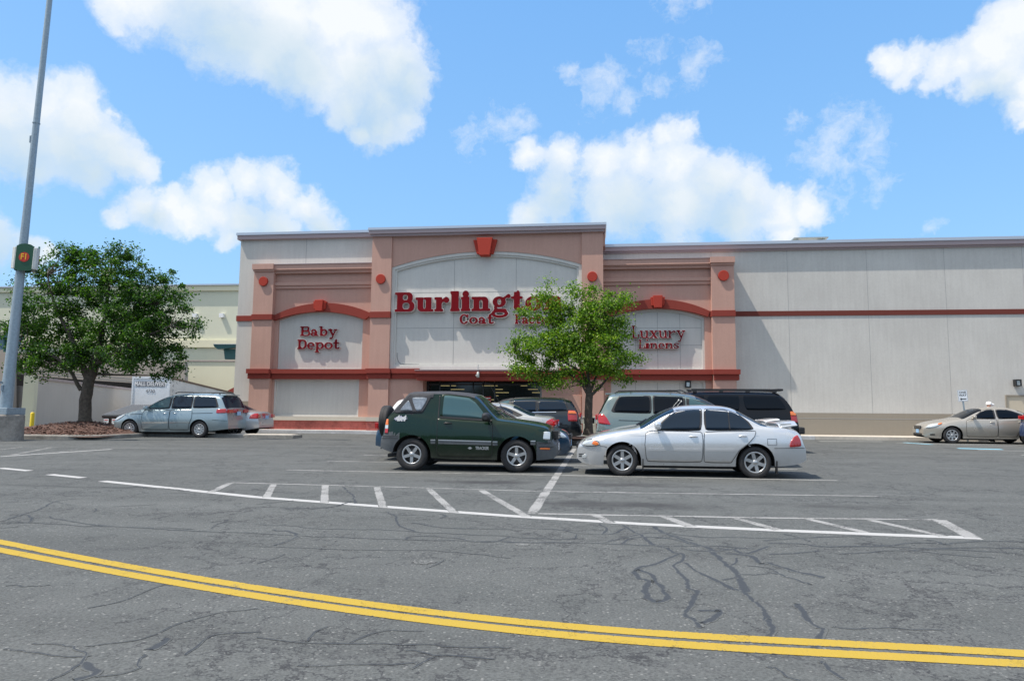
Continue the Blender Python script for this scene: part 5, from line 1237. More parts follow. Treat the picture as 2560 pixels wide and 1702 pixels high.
    def patch(s, poly, off, name, m, parent=None, sides=(1, -1), nx=22, nz=8, rnd=.12):
        P = roundpoly(poly, rnd) if rnd else [np.array(p) for p in poly]; X0 = min(p[0] for p in P); X1 = max(p[0] for p in P)
        xs = np.unique(np.round(np.concatenate([np.linspace(X0+1e-4, X1-1e-4, nx), [min(X1-1e-4, max(X0+1e-4, p[0])) for p in P]]), 4)); out = []
        for sg in sides:
            b = MB(); V = []
            for x in xs:
                zz = []
                for i in range(len(P)):
                    a, c = P[i], P[(i+1) % len(P)]
                    if (a[0]-x)*(c[0]-x) <= 0 and a[0] != c[0]: zz.append(a[1]+(c[1]-a[1])*(x-a[0])/(c[0]-a[0]))
                z0, z1 = min(zz), max(zz)
                for q in np.linspace(0, 1, nz): V.append(s.pt(x, z0+(z1-z0)*q, off, sg))
            F = [(i*nz+j, (i+1)*nz+j, (i+1)*nz+j+1, i*nz+j+1) for i in range(len(xs)-1) for j in range(nz-1)]
            # thin rim back to the body
            rim = []; n0 = len(V)
            for i in range(len(xs)):
                for j in (0, nz-1): 
                    v = V[i*nz+j]; V.append((v[0], v[1]-sg*(off+.004), v[2]))
            for i in range(len(xs)-1):
                F += [(i*nz, n0+2*i, n0+2*i+2, (i+1)*nz), (i*nz+nz-1, (i+1)*nz+nz-1, n0+2*i+3, n0+2*i+1)]
            b.add(V, F, 0, True); o = b.build(name, m, parent or s.root); out.append(o)
        return out
    def ribbon(s, pts, w, off, name, m, parent=None, sides=(1, -1), closed=False, thick=0):
        Q = []
        P = [np.array(p, float) for p in pts] + ([np.array(pts[0], float)] if closed else [])
        for a, c in zip(P[:-1], P[1:]):
            k = max(1, int(np.linalg.norm(c-a)/.06)); Q += [a+(c-a)*i/k for i in range(k)]
        Q.append(P[-1]); out = []
        for sg in sides:
            b = MB(); V = []
            for i, p in enumerate(Q):
                t = Q[min(i+1, len(Q)-1)]-Q[max(i-1, 0)]; t /= np.linalg.norm(t)+1e-9; nn = np.array([-t[1], t[0]])*w/2
                a, c = p+nn, p-nn; V += [s.pt(a[0], a[1], off, sg), s.pt(c[0], c[1], off, sg)]
                if thick: V += [s.pt(a[0], a[1], off-thick, sg), s.pt(c[0], c[1], off-thick, sg)]
            st = 4 if thick else 2
            F = [(i*st, i*st+1, (i+1)*st+1, (i+1)*st) for i in range(len(Q)-1)]
            if thick: F += [(i*4+1, i*4+3, i*4+7, i*4+5) for i in range(len(Q)-1)] + [(i*4, i*4+4, i*4+6, i*4+2) for i in range(len(Q)-1)] + [(0, 2, 3, 1), (len(Q)*4-4, len(Q)*4-3, len(Q)*4-1, len(Q)*4-2)]
            b.add(V, F, 0, False); out.append(b.build(name, m, parent or s.root))
        return out
    def doors(s, polys, seam=.009):
        for P in polys:
            ds_ = s.patch(P, .009, 'door', s.mats['body'], rnd=.06, nx=30, nz=12)
            for d, sg in zip(ds_, (1, -1)): s.ribbon(roundpoly(P, .06), seam, .0135, 'seam', M['joint'] if False else M['trim'], d, sides=(sg,), closed=True)
    def handles(s, pts, m, w=.15):
        for x, z in pts:
            for sg in (1, -1):
                y = s.Y(x, z); b = MB(); b.tube([(x-w/2-s.L/2, sg*(y+.012), z), (x-w/4-s.L/2, sg*(y+.035), z+.005), (x+w/4-s.L/2, sg*(y+.035), z+.005), (x+w/2-s.L/2, sg*(y+.012), z)], [.012, .017, .017, .012], 8); b.build('door_handle', m, s.root)
    def mirrors(s, x, z, m, k=1.0):
        for sg in (1, -1):
            y = s.Y(x, z); b = MB(); prof = []; nseg = 12; V = []; F = []
            for i in range(7):
                f = i/6; r = math.sin(math.pi*(.08+.84*f))**.5
                for j in range(nseg):
                    a = 2*math.pi*j/nseg; V.append((x-s.L/2 + k*(.035+.075*r*math.copysign(abs(math.cos(a))**.7, math.cos(a))), sg*(y+.05+.20*f*k), z+k*(.05+.075*r*math.copysign(abs(math.sin(a))**.7, math.sin(a)))))
            F = [(i*nseg+j, i*nseg+(j+1) % nseg, (i+1)*nseg+(j+1) % nseg, (i+1)*nseg+j) for i in range(6) for j in range(nseg)]
            b.add(V, F, 0, True); b.add(V[:nseg], [tuple(range(nseg))]); b.add(V[-nseg:], [tuple(range(nseg))])
            b.tube([(x+.02-s.L/2, sg*(y-.03), z), (x+.03-s.L/2, sg*(y+.08), z+.03)], .022*k, 8); b.build('mirror', m, s.root)
    def wheels(s, rim_r, spokes, rim_m=None, style='spoke', w=.20, rot=(0, .3)):
        rim_m = rim_m or M['alloy']
        for ix, xc in enumerate(s.wx):
            for sg in (1, -1):
                y = sg*(s.W-.035); R = s.wr
                o = empty('tmpw'); bpy.data.objects.remove(o)
                b = MB(); f = -sg
                yy = lambda d: -sg*d        # depth inwards
                b.lathe([(.02, yy(.03)), (rim_r*.93, yy(.055)), (rim_r*.93, yy(.07)), (.02, yy(.08))], 24, 'y'); wh = b.build('wheel', M['alloy_dark'], s.root, loc=(xc-s.L/2, y, R))
                b = MB(); b.lathe([(rim_r*.97, yy(.035)), (rim_r+.008, yy(.004)), (rim_r+.03, yy(-.006)), (R-.035, yy(-.008)), (R-.008, yy(.012)), (R, yy(.035)), (R, yy(w-.03)), (R-.02, yy(w)), (rim_r, yy(w)), (rim_r*.97, yy(w-.02)), (rim_r*.97, yy(.035))], 48, 'y'); b.build('tyre', M['rubber'], wh)
                b = MB(); b.lathe([(rim_r*.86, yy(.06)), (rim_r*.86, yy(.014)), (rim_r*.90, yy(.002)), (rim_r, yy(.0)), (rim_r+.004, yy(.012)), (rim_r+.004, yy(.06))], 48, 'y')
                b.lathe([(0, yy(.004)), (rim_r*.22, yy(.006)), (rim_r*.25, yy(.02)), (rim_r*.25, yy(.05))], 20, 'y')
                for q in range(spokes):
                    a = 2*math.pi*q/spokes + rot[ix]; ca, sa = math.cos(a), math.sin(a)
                    sets = [(0, .22, .12)] if spokes < 9 else [(0, .15, .09)] if style == 'spoke' else ([(0, .20, .13)] if style == 'thin' else [(-.20, .075, .075), (.20, .075, .075)])
                    for da, w0, w1 in sets:
                        a2 = a+da*.0; ox = da*rim_r*.9
                        P = []
                        for (r_, hw_, d0) in ((rim_r*.15, w0*rim_r*.7, .012), (rim_r*.92, w1*rim_r*1.25, .006)):
                            for t_ in (-1, 1):
                                lx, ly = r_, t_*hw_ + ox*(r_/rim_r)
                                P.append((lx*ca-ly*sa, yy(d0), lx*sa+ly*ca)); P.append((lx*ca-ly*sa, yy(d0+.03), lx*sa+ly*ca))
                        b.add(P, [(0,2,6,4),(1,5,7,3),(0,4,5,1),(2,3,7,6),(4,6,7,5),(0,1,3,2)])
                b.build('rim', rim_m, wh)
    def box(s, x0, x1, y0, y1, z0, z1, name, m, parent=None, bevel=0):
        b = MB(); b.box(x0-s.L/2, x1-s.L/2, y0, y1, z0, z1); return b.build(name, m, parent or s.root, bevel=bevel)
    def plate(s, front, z, m, w=.15, h=.075):
        x = (-s.L/2-.012) if front else (s.L/2+.012); b = MB(); b.box(min(x, x+.008), max(x, x+.008), -w, w, z-h, z+h); b.build('licence_plate', m, s.root, bevel=.004)
    def place(s, xw, ynear, facing, dyaw=0):
        """xw: world x of the front wheel, ynear: y of the near-side tyre face"""
        yc = ynear + s.W - .03; r = s.root; fx = s.wx[0]-s.L/2
        r.location = (xw - facing*fx*(1 if facing == 1 else 1), yc, gz(yc)); 
        if facing < 0: r.location.x = xw + fx; r.rotation_euler = (-math.atan(SLOPE), 0, math.pi + dyaw)
        else: r.location.x = xw - fx; r.rotation_euler = (math.atan(SLOPE), 0, dyaw)

def sentra(name, label, col, m_glass, detail=True, metal=.35, group=None):
    sp = dict(L=4.42, W=.855, wx=(.90, 3.43), wr=.305, arch=.365, tumble=.40, ro=.10, nf=(.9, .30), nr=(.8, .22),
        top=[(0,.46),(.015,.56),(.05,.63),(.12,.69),(.28,.77),(.55,.85),(.85,.905),(1.18,.95),(1.26,.985),(1.72,1.265),(1.95,1.355),(2.2,1.395),(2.55,1.405),(2.9,1.39),(3.12,1.34),(3.4,1.18),(3.68,1.03),(3.82,1.005),(4.1,.995),(4.25,.96),(4.33,.86),(4.37,.66),(4.41,.62),(4.42,.46)],
        belt=[(0,.54),(.3,.70),(.8,.81),(1.25,.89),(2.4,.93),(3.4,.965),(4.0,.95),(4.42,.80)], bot=[(0,.32),(.12,.22),(.5,.19),(1.4,.215),(3,.215),(3.9,.23),(4.3,.28),(4.42,.36)],
        ws=(1.26, 1.93), rw=(3.13, 3.68))
    c = Car(sp); P = paint(name+'_paint', col, metal, .30)
    c.build(name, label, 'car', dict(body=P, windshield=m_glass, rear_window=m_glass), group)
    c.ribbon([(1.24,.93),(1.62,1.0),(2.5,1.0)], .02, .002, 'belt_crease', P) if False else None
    # glazing
    for tr_ in c.patch([(1.56,.90),(1.66,1.05),(1.86,1.235),(1.98,1.31),(2.475,1.34),(2.435,.895)], .009, 'window_trim', M['trim'], rnd=.08): pass
    c.patch([(1.61,.92),(1.70,1.05),(1.88,1.22),(2.0,1.29),(2.435,1.32),(2.395,.915)], .014, 'side_window', m_glass, rnd=.08)
    c.patch([(2.485,.90),(2.50,1.34),(2.9,1.33),(3.14,1.245),(3.34,1.08),(3.42,.95),(3.33,.92)], .009, 'window_trim', M['trim'], rnd=.10)
    c.patch([(2.52,.92),(2.53,1.32),(2.88,1.315),(2.955,1.295),(2.955,.925)], .014, 'side_window', m_glass, rnd=.05)
    c.patch([(2.975,.928),(2.975,1.285),(3.11,1.235),(3.29,1.09),(3.375,.965),(3.31,.94)], .014, 'quarter_window', m_glass, rnd=.08)
    c.doors([[(1.37,.29),(1.335,.62),(1.36,.84),(1.46,.892),(2.45,.885),(2.44,.29)], [(2.462,.29),(2.472,.885),(3.46,.91),(3.42,.80),(3.30,.66),(3.12,.52),(3.02,.36),(2.98,.29)]])
    c.ribbon([(1.05,.80),(1.7,.80),(2.5,.815),(3.5,.825)], .012, .006, 'crease', P)
    c.ribbon([(1.39,.52),(2.42,.53)], .045, .018, 'side_moulding', P, thick=.02); c.ribbon([(2.50,.53),(3.05,.54)], .045, .018, 'side_moulding', P, thick=.02)
    c.handles([(2.27,.785), (3.20,.805)], P); c.mirrors(1.55, .94, P)
    c.patch([(.10,.60),(.16,.685),(.30,.715),(.43,.665),(.46,.60),(.36,.575),(.2,.57)], .022, 'headlight', M['lamp_clear'], rnd=.15)
    c.ribbon([(.10,.60),(.15,.675),(.30,.71),(.43,.665),(.465,.60),(.36,.575),(.2,.57)], .012, .026, 'lamp_bezel', M['trim'], closed=True)
    c.patch([(.30,.62),(.34,.68),(.42,.655),(.445,.61),(.38,.585)], .030, 'indicator', M['lamp_amber'], rnd=.15)
    c.patch([(4.07,.60),(4.10,.70),(4.17,.80),(4.25,.84),(4.30,.74),(4.31,.62)], .018, 'taillight', M['lamp_red'], rnd=.12)
    c.ribbon([(.47,.575),(.56,.57),(.60,.55)], .01, .004, 'bumper_seam', M['trim']); c.ribbon([(3.78,.58),(4.12,.585),(4.40,.585)], .01, .004, 'bumper_seam', M['trim'])
    c.patch([(.10,.34),(.12,.40),(.18,.40),(.20,.35),(.15,.32)], .02, 'fog_lamp', M['lamp_clear'], rnd=.15)
    c.ribbon([(.04,.40),(.16,.41)], .02, .006, 'bumper_slot', M['trim']); c.ribbon([(.04,.36),(.10,.365)], .02, .006, 'bumper_slot', M['trim'])
    c.ribbon([(3.66,.64),(3.66,.76),(3.83,.76),(3.83,.64)], .008, .003, 'fuel_flap', M['trim'], closed=True)
    c.ribbon([(1.28,.27),(1.40,.25)], .10, .012, 'mud_flap', M['trim']) if False else None
    for xx in (1.29, 3.82):
        for sg in (1, -1): c.box(xx, xx+.02, sg*.70 if sg > 0 else -.83, .83 if sg > 0 else -.70, .10, .34, 'mud_flap', M['trim'])
    c.box(-.02, .02, -.30, .30, .52, .60, 'grille', M['trim'], bevel=.01); c.plate(False, .74, M['plate_w']); c.plate(True, .47, M['trim'], .16, .09)
    # spoiler
    b = MB(); n = 11; L2 = c.L/2
    V = []
    for i, y in enumerate(np.linspace(-.66, .66, n)):
        e = abs(y)/.66; zc = 1.06 - .05*e**6; xo = 3.90 + .03*e**2
        for (dx, dz) in ((0, -.012), (.05, .012), (.20, .038), (.33, .05), (.345, .03), (.20, .002)): V.append((xo+dx-L2, y, zc+dz - .03*(e > .98)))
    F = [(i*6+j, i*6+(j+1) % 6, (i+1)*6+(j+1) % 6, (i+1)*6+j) for i in range(n-1) for j in range(6)] + [tuple(range(6)), tuple(range(n*6-1, n*6-7, -1))]
    b.add(V, F, 0, False)
    for sg in (-1, 1): b.box(3.95-L2, 4.16-L2, sg*.60-.04, sg*.60+.04, .97, 1.06)
    b.build('spoiler', P, c.root, bevel=.008)
    b2 = MB(); b2.tube([(1.98-L2, 0, 1.37), (2.09-L2, 0, 1.50)], .004, 6); b2.lathe([(0, -.02), (.014, -.01), (.014, .01), (0, .02)], 8, 'z', (2.09-L2, 0, 1.50)); b2.build('antenna', M['sign_white'], c.root)
    for y0 in (-.3, .1):
        b = MB(); b.tube([(1.22-L2, y0, .985), (1.45-L2, y0+.35, 1.10)], .010, 6); b.build('wiper', M['trim'], c.root)
    c.ribbon([(1.10,.36),(1.2,.37)], .001, .001, 'tmp', P) if False else None
    c.wheels(.205, 6, style='spoke', rot=(.52, .75))
    return c
def sedan(name, label, col, glass, metal=.4, group=None, spokes=6, dark=False):
    sp = dict(L=4.80, W=.91, wx=(.97, 3.745), wr=.325, arch=.385, tumble=.42, ro=.10, nf=(1.0, .34), nr=(.9, .24),
        top=[(0,.46),(.015,.60),(.05,.68),(.15,.76),(.4,.84),(.8,.92),(1.25,.99),(1.36,1.02),(1.9,1.30),(2.15,1.40),(2.5,1.455),(2.85,1.465),(3.2,1.44),(3.45,1.38),(3.8,1.21),(4.1,1.09),(4.25,1.065),(4.55,1.05),(4.7,1.0),(4.75,.80),(4.79,.62),(4.8,.46)],
        belt=[(0,.58),(.3,.74),(.9,.85),(1.4,.95),(2.5,1.0),(3.6,1.03),(4.3,1.0),(4.8,.85)], bot=[(0,.30),(.12,.21),(.5,.18),(1.4,.20),(3,.20),(4.2,.24),(4.8,.36)],
        ws=(1.36, 2.16), rw=(3.42, 4.10))
    c = Car(sp); P = paint(name+'_paint', col, metal, .30)
    c.build(name, label, 'car', dict(body=P, windshield=glass, rear_window=glass), group)
    c.patch([(1.74,1.0),(1.9,1.14),(2.1,1.29),(2.3,1.365),(2.58,1.385),(2.585,.985)], .009, 'window_trim', M['trim'], rnd=.08)
    c.patch([(1.84,1.02),(1.95,1.14),(2.13,1.27),(2.31,1.34),(2.52,1.355),(2.53,1.01)], .014, 'side_window', glass, rnd=.08)
    c.patch([(2.63,.99),(2.63,1.385),(2.95,1.375),(3.2,1.315),(3.5,1.19),(3.75,1.07),(3.6,1.03)], .009, 'window_trim', M['trim'], rnd=.10)
    c.patch([(2.67,1.01),(2.67,1.355),(2.93,1.35),(3.19,1.29),(3.42,1.185),(3.42,1.03)], .014, 'side_window', glass, rnd=.08)
    c.doors([[(1.50,.27),(1.47,.60),(1.50,.90),(1.62,.975),(2.60,.98),(2.60,.27)], [(2.622,.27),(2.622,.985),(3.60,1.01),(3.62,.85),(3.50,.70),(3.36,.52),(3.30,.36),(3.26,.27)]])
    c.handles([(2.42,.85), (3.42,.88)], P); c.mirrors(1.72, 1.0, P, 1.05)
    c.patch([(.07,.62),(.20,.74),(.45,.80),(.62,.82),(.55,.74),(.35,.65),(.15,.60)], .022, 'headlight', M['lamp_clear'], rnd=.12)
    c.patch([(.45,.735),(.50,.80),(.64,.825),(.57,.76)], .030, 'indicator', M['lamp_amber'], rnd=.1)
    c.patch([(4.42,.74),(4.48,.90),(4.62,.97),(4.73,.95),(4.76,.80),(4.76,.74)], .018, 'taillight', M['lamp_red'], rnd=.12)
    c.box(-.02, .03, -.34, .34, .55, .68, 'grille', M['trim'], bevel=.01); c.box(-.025, -.018, -.33, .33, .60, .612, 'grille_bar', M['chrome']); c.box(-.025, -.018, -.33, .33, .64, .652, 'grille_bar', M['chrome'])
    c.box(-.015, .02, -.45, .45, .30, .38, 'lower_intake', M['trim'], bevel=.01)
    for sg in (1, -1): c.box(4.72, 4.795, sg*.55 if sg > 0 else -.78, .78 if sg > 0 else -.55, .78, .92, 'taillight', M['lamp_red'], bevel=.01)
    c.plate(True, .46, M['plate']); c.plate(False, .80, M['plate']); c.ribbon([(.60,.57),(.62,.55)], .01, .003, 'bumper_seam', M['trim'])
    c.patch([(.20,.31),(.22,.37),(.36,.37),(.38,.32)], .008, 'fog_lamp', M['trim'], rnd=.12)
    c.wheels(.215, spokes, style='spoke', rot=(.2, .7))
    return c
def minivan(name, label, col, glass, top, lamp, L=5.08, W=.98, wx=(.92, 3.95), metal=.4, spokes=9, rack=True, win=None, cat='minivan', tl=None, group=None, chrome=False):
    sp = dict(L=L, W=W, wx=wx, wr=.335, arch=.40, tumble=.26, ro=.12, nf=(1.0, .34), nr=(.5, .16), top=top,
        belt=[(0,.60),(.3,.80),(.9,.98),(1.4,1.08),(2.6,1.12),(4.2,1.16),(L,1.12)], bot=[(0,.32),(.12,.23),(.5,.20),(1.4,.22),(3,.22),(4.3,.26),(L,.36)],
        ws=(1.36, 2.35), rw=(L-.36, L-.10))
    c = Car(sp); P = paint(name+'_paint', col, metal, .30); c.build(name, label, cat, dict(body=P, windshield=M['cglass'], rear_window=glass), group)
    c.patch([(1.52,1.13),(1.85,1.38),(2.2,1.58),(2.62,1.66),(2.60,1.14)], .009, 'window_trim', M['trim'], rnd=.08)
    c.patch([(1.64,1.155),(1.9,1.37),(2.22,1.55),(2.54,1.62),(2.53,1.165)], .014, 'side_window', M['cglass_teal'], rnd=.08)
    c.patch([(2.64,1.15),(2.64,1.665),(3.52,1.675),(3.52,1.165)], .009, 'window_trim', M['trim'], rnd=.04)
    c.patch([(2.70,1.18),(2.70,1.64),(3.48,1.65),(3.48,1.19)], .014, 'side_window', glass, rnd=.04)
    c.patch([(3.55,1.17),(3.55,1.675),(4.45,1.665),(4.66,1.24),(4.60,1.20)], .009, 'window_trim', M['trim'], rnd=.08)
    c.patch([(3.60,1.20),(3.60,1.65),(4.42,1.64),(4.58,1.26),(4.53,1.225)], .014, 'quarter_window', glass, rnd=.08)
    c.doors([[(1.46,.29),(1.42,.62),(1.45,.98),(1.55,1.10),(2.61,1.115),(2.60,.29)], [(2.622,.29),(2.63,1.12),(3.56,1.135),(3.58,.8),(3.48,.55),(3.44,.29)]])
    c.handles([(2.42,.96), (2.84,.97)], M['chrome'] if chrome else P); c.mirrors(1.62, 1.10, P, 1.2)
    c.ribbon([(.9,.90),(1.6,.935),(2.6,.95),(3.6,.965),(4.45,.985)], .018, .0055, 'sliding_track', M['trim'])
    c.ribbon([(1.46,.58),(2.57,.59)], .03, .012, 'side_moulding', M['chrome'], thick=.01); c.ribbon([(2.66,.59),(3.50,.60)], .03, .012, 'side_moulding', M['chrome'], thick=.01)
    c.patch([(.10,.66),(.25,.80),(.60,.90),(.70,.92),(.5,.78),(.25,.66)], .022, 'headlight', M['lamp_clear'], rnd=.12)
    c.patch(tl or [(4.60,.98),(4.60,1.13),(4.9,1.16),(L-.03,1.14),(L-.03,.99)], .012, 'taillight', lamp, rnd=.08)
    c.ribbon([(4.45,.72),(4.75,.70),(L-.02,.68)], .012, .004, 'bumper_seam', M['trim'])
    for sg in (1, -1): c.box(L-.05, L+.008, .45 if sg > 0 else -.82, .82 if sg > 0 else -.45, .99, 1.13, 'taillight', lamp, bevel=.01)
    c.box(-.02, .03, -.34, .34, .56, .68, 'grille', M['trim'], bevel=.01); c.plate(False, .97, M['plate'])
    if rack:
        for sg in (1, -1):
            b = MB(); y = sg*.60; x0, x1 = 2.6-L/2, 4.55-L/2; zt_ = c.zt(3.2)
            b.tube([(x0, y, zt_-.02), (x0+.12, y, zt_+.035), (x1-.12, y, c.zt(4.4)+.035), (x1, y, c.zt(4.5)-.02)], .016, 8); b.build('roof_rail', M['trim'], c.root)
        for xx in (3.0, 4.1): 
            b = MB(); b.tube([(xx-L/2, -.58, c.zt(xx)+.03), (xx-L/2, .58, c.zt(xx)+.03)], .014, 8); b.build('roof_bar', M['trim'], c.root)
    b = MB(); b.box(L-.60-L/2, L-.27-L/2, -.58, .58, c.zt(L-.5)-.06, c.zt(L-.5)-.015)
    if rack or chrome: b.build('tailgate_lip', P, c.root, bevel=.015)
    c.wheels(.215, spokes, style='thin', rot=(.1, .3))
    return c
VTOP = lambda L: [(0,.50),(.02,.66),(.08,.76),(.3,.90),(.8,1.04),(1.25,1.13),(1.36,1.17),(1.9,1.50),(2.3,1.68),(2.7,1.755),(3.2,1.785),(4.2,1.78),(L-.45,1.745),(L-.33,1.68),(L-.10,1.20),(L-.06,1.10),(L-.03,.80),(L,.62),(L,.5)]
# 1 silver sedan, 2 white twin beyond it
xf = gnd(1554, 1191)[0]; xr_ = gnd(1878, 1194)[0]
c = sentra('silver_sedan', 'silver four-door sedan with a rear spoiler, nearest car on the right', (.66, .68, .70), M['cglass'], metal=.55); c.place(xf+.02, 14.36, 1)
def X_at(px, Y): return wal(px, 1090, Y)[0]
c = sentra('white_sedan', 'white sedan with a rear spoiler hidden mostly behind the silver sedan', (.78, .78, .78), M['cglass'], metal=0); c.place(X_at(1487, 17.1)+.90, 17.0, 1)

# 3 green two-door soft-top
sp = dict(L=3.70, W=.85, wx=(.81, 3.01), wr=.335, arch=.405, tumble=.20, ro=.07, nf=(.55, .20), nr=(.3, .10), smooth=1, endreg='front_bumper',
    top=[(0,.50),(.01,.60),(.10,.66),(.11,.88),(.15,.94),(.35,1.0),(.75,1.06),(1.18,1.105),(1.25,1.13),(1.60,1.50),(1.70,1.58),(1.78,1.605),(2.1,1.645),(2.4,1.665),(2.9,1.655),(3.12,1.645),(3.17,1.62),(3.50,1.22),(3.55,1.16),(3.60,1.10),(3.61,.78),(3.68,.74),(3.70,.50)],
    belt=[(0,.56),(.12,.84),(.4,.93),(1.2,1.03),(1.8,1.07),(2.5,1.14),(3.3,1.17),(3.6,1.05),(3.7,.7)], bot=[(0,.34),(.08,.28),(.4,.25),(1.3,.25),(2.5,.25),(3.4,.36),(3.7,.46)],
    ws=(1.25, 1.70), rw=(3.24, 3.48),
    regs=[('front_bumper', 0, .40, 0, .645, ('low', 'up', 'top')), ('front_bumper', 0, .09, 0, .70, ('low', 'up', 'top')), ('rear_bumper', 3.27, 3.70, 0, .76, ('low', 'up', 'top')),
          ('soft_top', 1.72, 3.6, 1.20, 2, ('top',)), ('soft_top', 2.80, 3.6, 1.20, 2, ('up',))])
c = Car(sp); P = paint('green_paint', (.005, .020, .009), .1, .25, .45)
c.build('soft_top_jeep', 'dark green two-door soft-top off-roader with a rear spare wheel, nearest car on the left', 'off-roader', dict(body=P, front_bumper=M['cladding'], rear_bumper=M['cladding'], soft_top=M['fabric'], windshield=M['cglass'], rear_window=M['vinyl']))
c.doors([[(1.31,.29),(1.31,.95),(1.36,1.035),(2.44,1.10),(2.47,1.09),(2.47,.34),(2.42,.29)]], .009)
c.patch([(1.32,1.06),(1.52,1.29),(1.66,1.44),(1.80,1.53),(2.42,1.60),(2.44,1.11)], .008, 'door_frame', P, rnd=.06)
c.ribbon([(1.33,1.055),(2.42,1.115)], .03, .014, 'window_trim', M['trim'])
c.patch([(1.42,1.085),(1.58,1.29),(1.69,1.42),(1.83,1.51),(2.36,1.57),(2.38,1.125)], .015, 'side_window', M['cglass_teal'], rnd=.06)
c.ribbon([(2.46,1.10),(2.455,1.60)], .02, .006, 'seam', M['trim'])
c.patch([(2.60,1.50),(2.57,1.66),(3.14,1.64),(3.26,1.50)], .008, 'canvas_edge', M['fabric'], rnd=.03)
c.patch([(1.70,1.50),(1.78,1.60),(2.36,1.665),(2.36,1.605),(1.83,1.54)], .010, 'canvas_edge', M['fabric'], rnd=.03)
c.patch([(2.80,1.19),(2.62,1.57),(3.12,1.585),(3.20,1.50),(3.42,1.22),(3.36,1.19)], .012, 'canvas_side', M['fabric'], rnd=.05)
c.patch([(2.83,1.25),(2.70,1.52),(3.06,1.52),(2.95,1.25),(2.90,1.235)], .018, 'vinyl_window', M['vinyl'], rnd=.12)
c.patch([(3.01,1.24),(3.12,1.47),(3.30,1.24)], .018, 'vinyl_window', M['vinyl'], rnd=.08)
for a_, b_ in (((.42,.61),(.52,.61)), ((1.20,.585),(1.30,.585)), ((1.33,.59),(2.44,.605)), ((2.50,.605),(2.60,.605))):
    c.ribbon([a_, b_], .085, .012, 'side_moulding', M['cladding'], thick=.014)
    c.ribbon([(a_[0], a_[1]+.035), (b_[0], b_[1]+.035)], .022, .016, 'moulding_highlight', M['alloy'])
for z_ in (.66, .705): c.ribbon([(3.29, z_), (3.60, z_), (3.66, z_)], .012, .006, 'bumper_groove', M['trim'])
for z_ in (.52, .60): c.ribbon([(.06, z_), (.36, z_)], .012, .006, 'bumper_groove', M['trim'])
c.patch([(.13,.67),(.125,.83),(.25,.84),(.27,.68)], .012, 'headlight', M['lamp_clear'], rnd=.1)
c.patch([(.13,.47),(.13,.505),(.33,.505),(.33,.475)], .010, 'indicator', M['lamp_amber'], rnd=.1)
c.patch([(3.52,.77),(3.52,.86),(3.59,.86),(3.59,.77)], .012, 'taillight', M['lamp_red'], rnd=0); c.patch([(3.52,.86),(3.52,.935),(3.59,.935),(3.59,.86)], .012, 'taillight', M['lamp_clear'], rnd=0); c.patch([(3.52,.935),(3.53,1.06),(3.58,1.06),(3.59,.935)], .012, 'taillight', M['lamp_amber'], rnd=0)
c.handles([(2.25,.985)], M['trim'], .16); c.mirrors(1.38, 1.06, M['trim'], 1.25)
c.ribbon([(2.27,.945),(2.33,.945)], .03, .008, 'key_plate', M['chrome'])
c.box(-.015, .12, -.33, .33, .66, .84, 'grille', M['trim'], bevel=.01)
for zz in (.70, .76): c.box(.075-.11, .10, -.30, .30, zz, zz+.025, 'grille_bar', M['chrome'])
c.plate(True, .50, M['plate_w'])
# facing right: the visible flank is local +y
def flank_text(c, name, txt, x, z, size, m, **k):
    y = c.Y(x, z)+.022; return text_obj(name, txt, size, m, c.root, (x-c.L/2, y, z), (R_(90), 0, math.pi), .001, k.get('bold', .003), k.get('shear', 0), k.get('sx', 1))
flank_text(c, 'badge_lettering', 'TRACKER', 1.52, .485, .085, M['alloy'], sx=.75, shear=.1)
b = MB(); y = c.Y(1.77, .485)+.022
b.v = []; b.add([(x-c.L/2, y, z) for x, z in ((1.72,.485),(1.745,.497),(1.75,.507),(1.79,.507),(1.795,.497),(1.82,.485),(1.795,.473),(1.79,.463),(1.75,.463),(1.745,.473))], [tuple(range(10))]); b.build('badge', M['alloy'], c.root)
flank_text(c, 'decal', '4x4', 3.26, 1.075, .15, M['white'], bold=.009, sx=.95, shear=.25)
b = MB(); y = c.Y(3.26, 1.075)+.016; sz = []
for i in range(26):
    a = 2*math.pi*i/26; r = (.135 if i % 2 else .10)+random.uniform(-.02, .02); sz.append((3.26+r*1.1*math.cos(a)-c.L/2, y, 1.075+r*.42*math.sin(a)))
b.add(sz, [tuple(range(26))]); b.build('decal_splash', mat('lilac_decal', (.55,.53,.68), .5), c.root)
# spare wheel
b = MB(); L2 = c.L/2; b.lathe([(.12, .0), (.22, -.01), (.30, .0), (.335, .03), (.345, .06), (.335, .075), (.345, .09), (.335, .10), (.345, .115), (.345, .13), (.335, .145), (.345, .16), (.33, .19), (.28, .21), (.12, .21)], 48, 'x', (3.60-L2, .30, 1.0)); sw = b.build('spare_wheel', M['rubber'], c.root)
b = MB(); b.lathe([(.0, .16), (.17, .165), (.20, .20), (.205, .205)], 32, 'x', (3.605-L2, .30, 1.0)); b.build('rim', M['alloy'], sw)
b = MB(); b.tube([(1.20-L2, -.66, 1.10), (1.62-L2, -.66, 1.86)], [.008, .004], 6); b.build('antenna', M['trim'], c.root)
for y0 in (-.25, .15):
    b = MB(); b.tube([(1.22-L2, y0, 1.09), (1.36-L2, y0+.38, 1.22)], .010, 6); b.build('wiper', M['trim'], c.root)
b = MB(); b.tube([(3.35-L2, .45, .30), (3.62-L2, .45, .28)], .04, 10); b.build('exhaust', M['trim'], c.root)
c.wheels(.205, 5, style='twin', rot=(.3, .95))
xfT = gnd(1290, 1182)[0]; c.place(xfT, 14.66, -1)

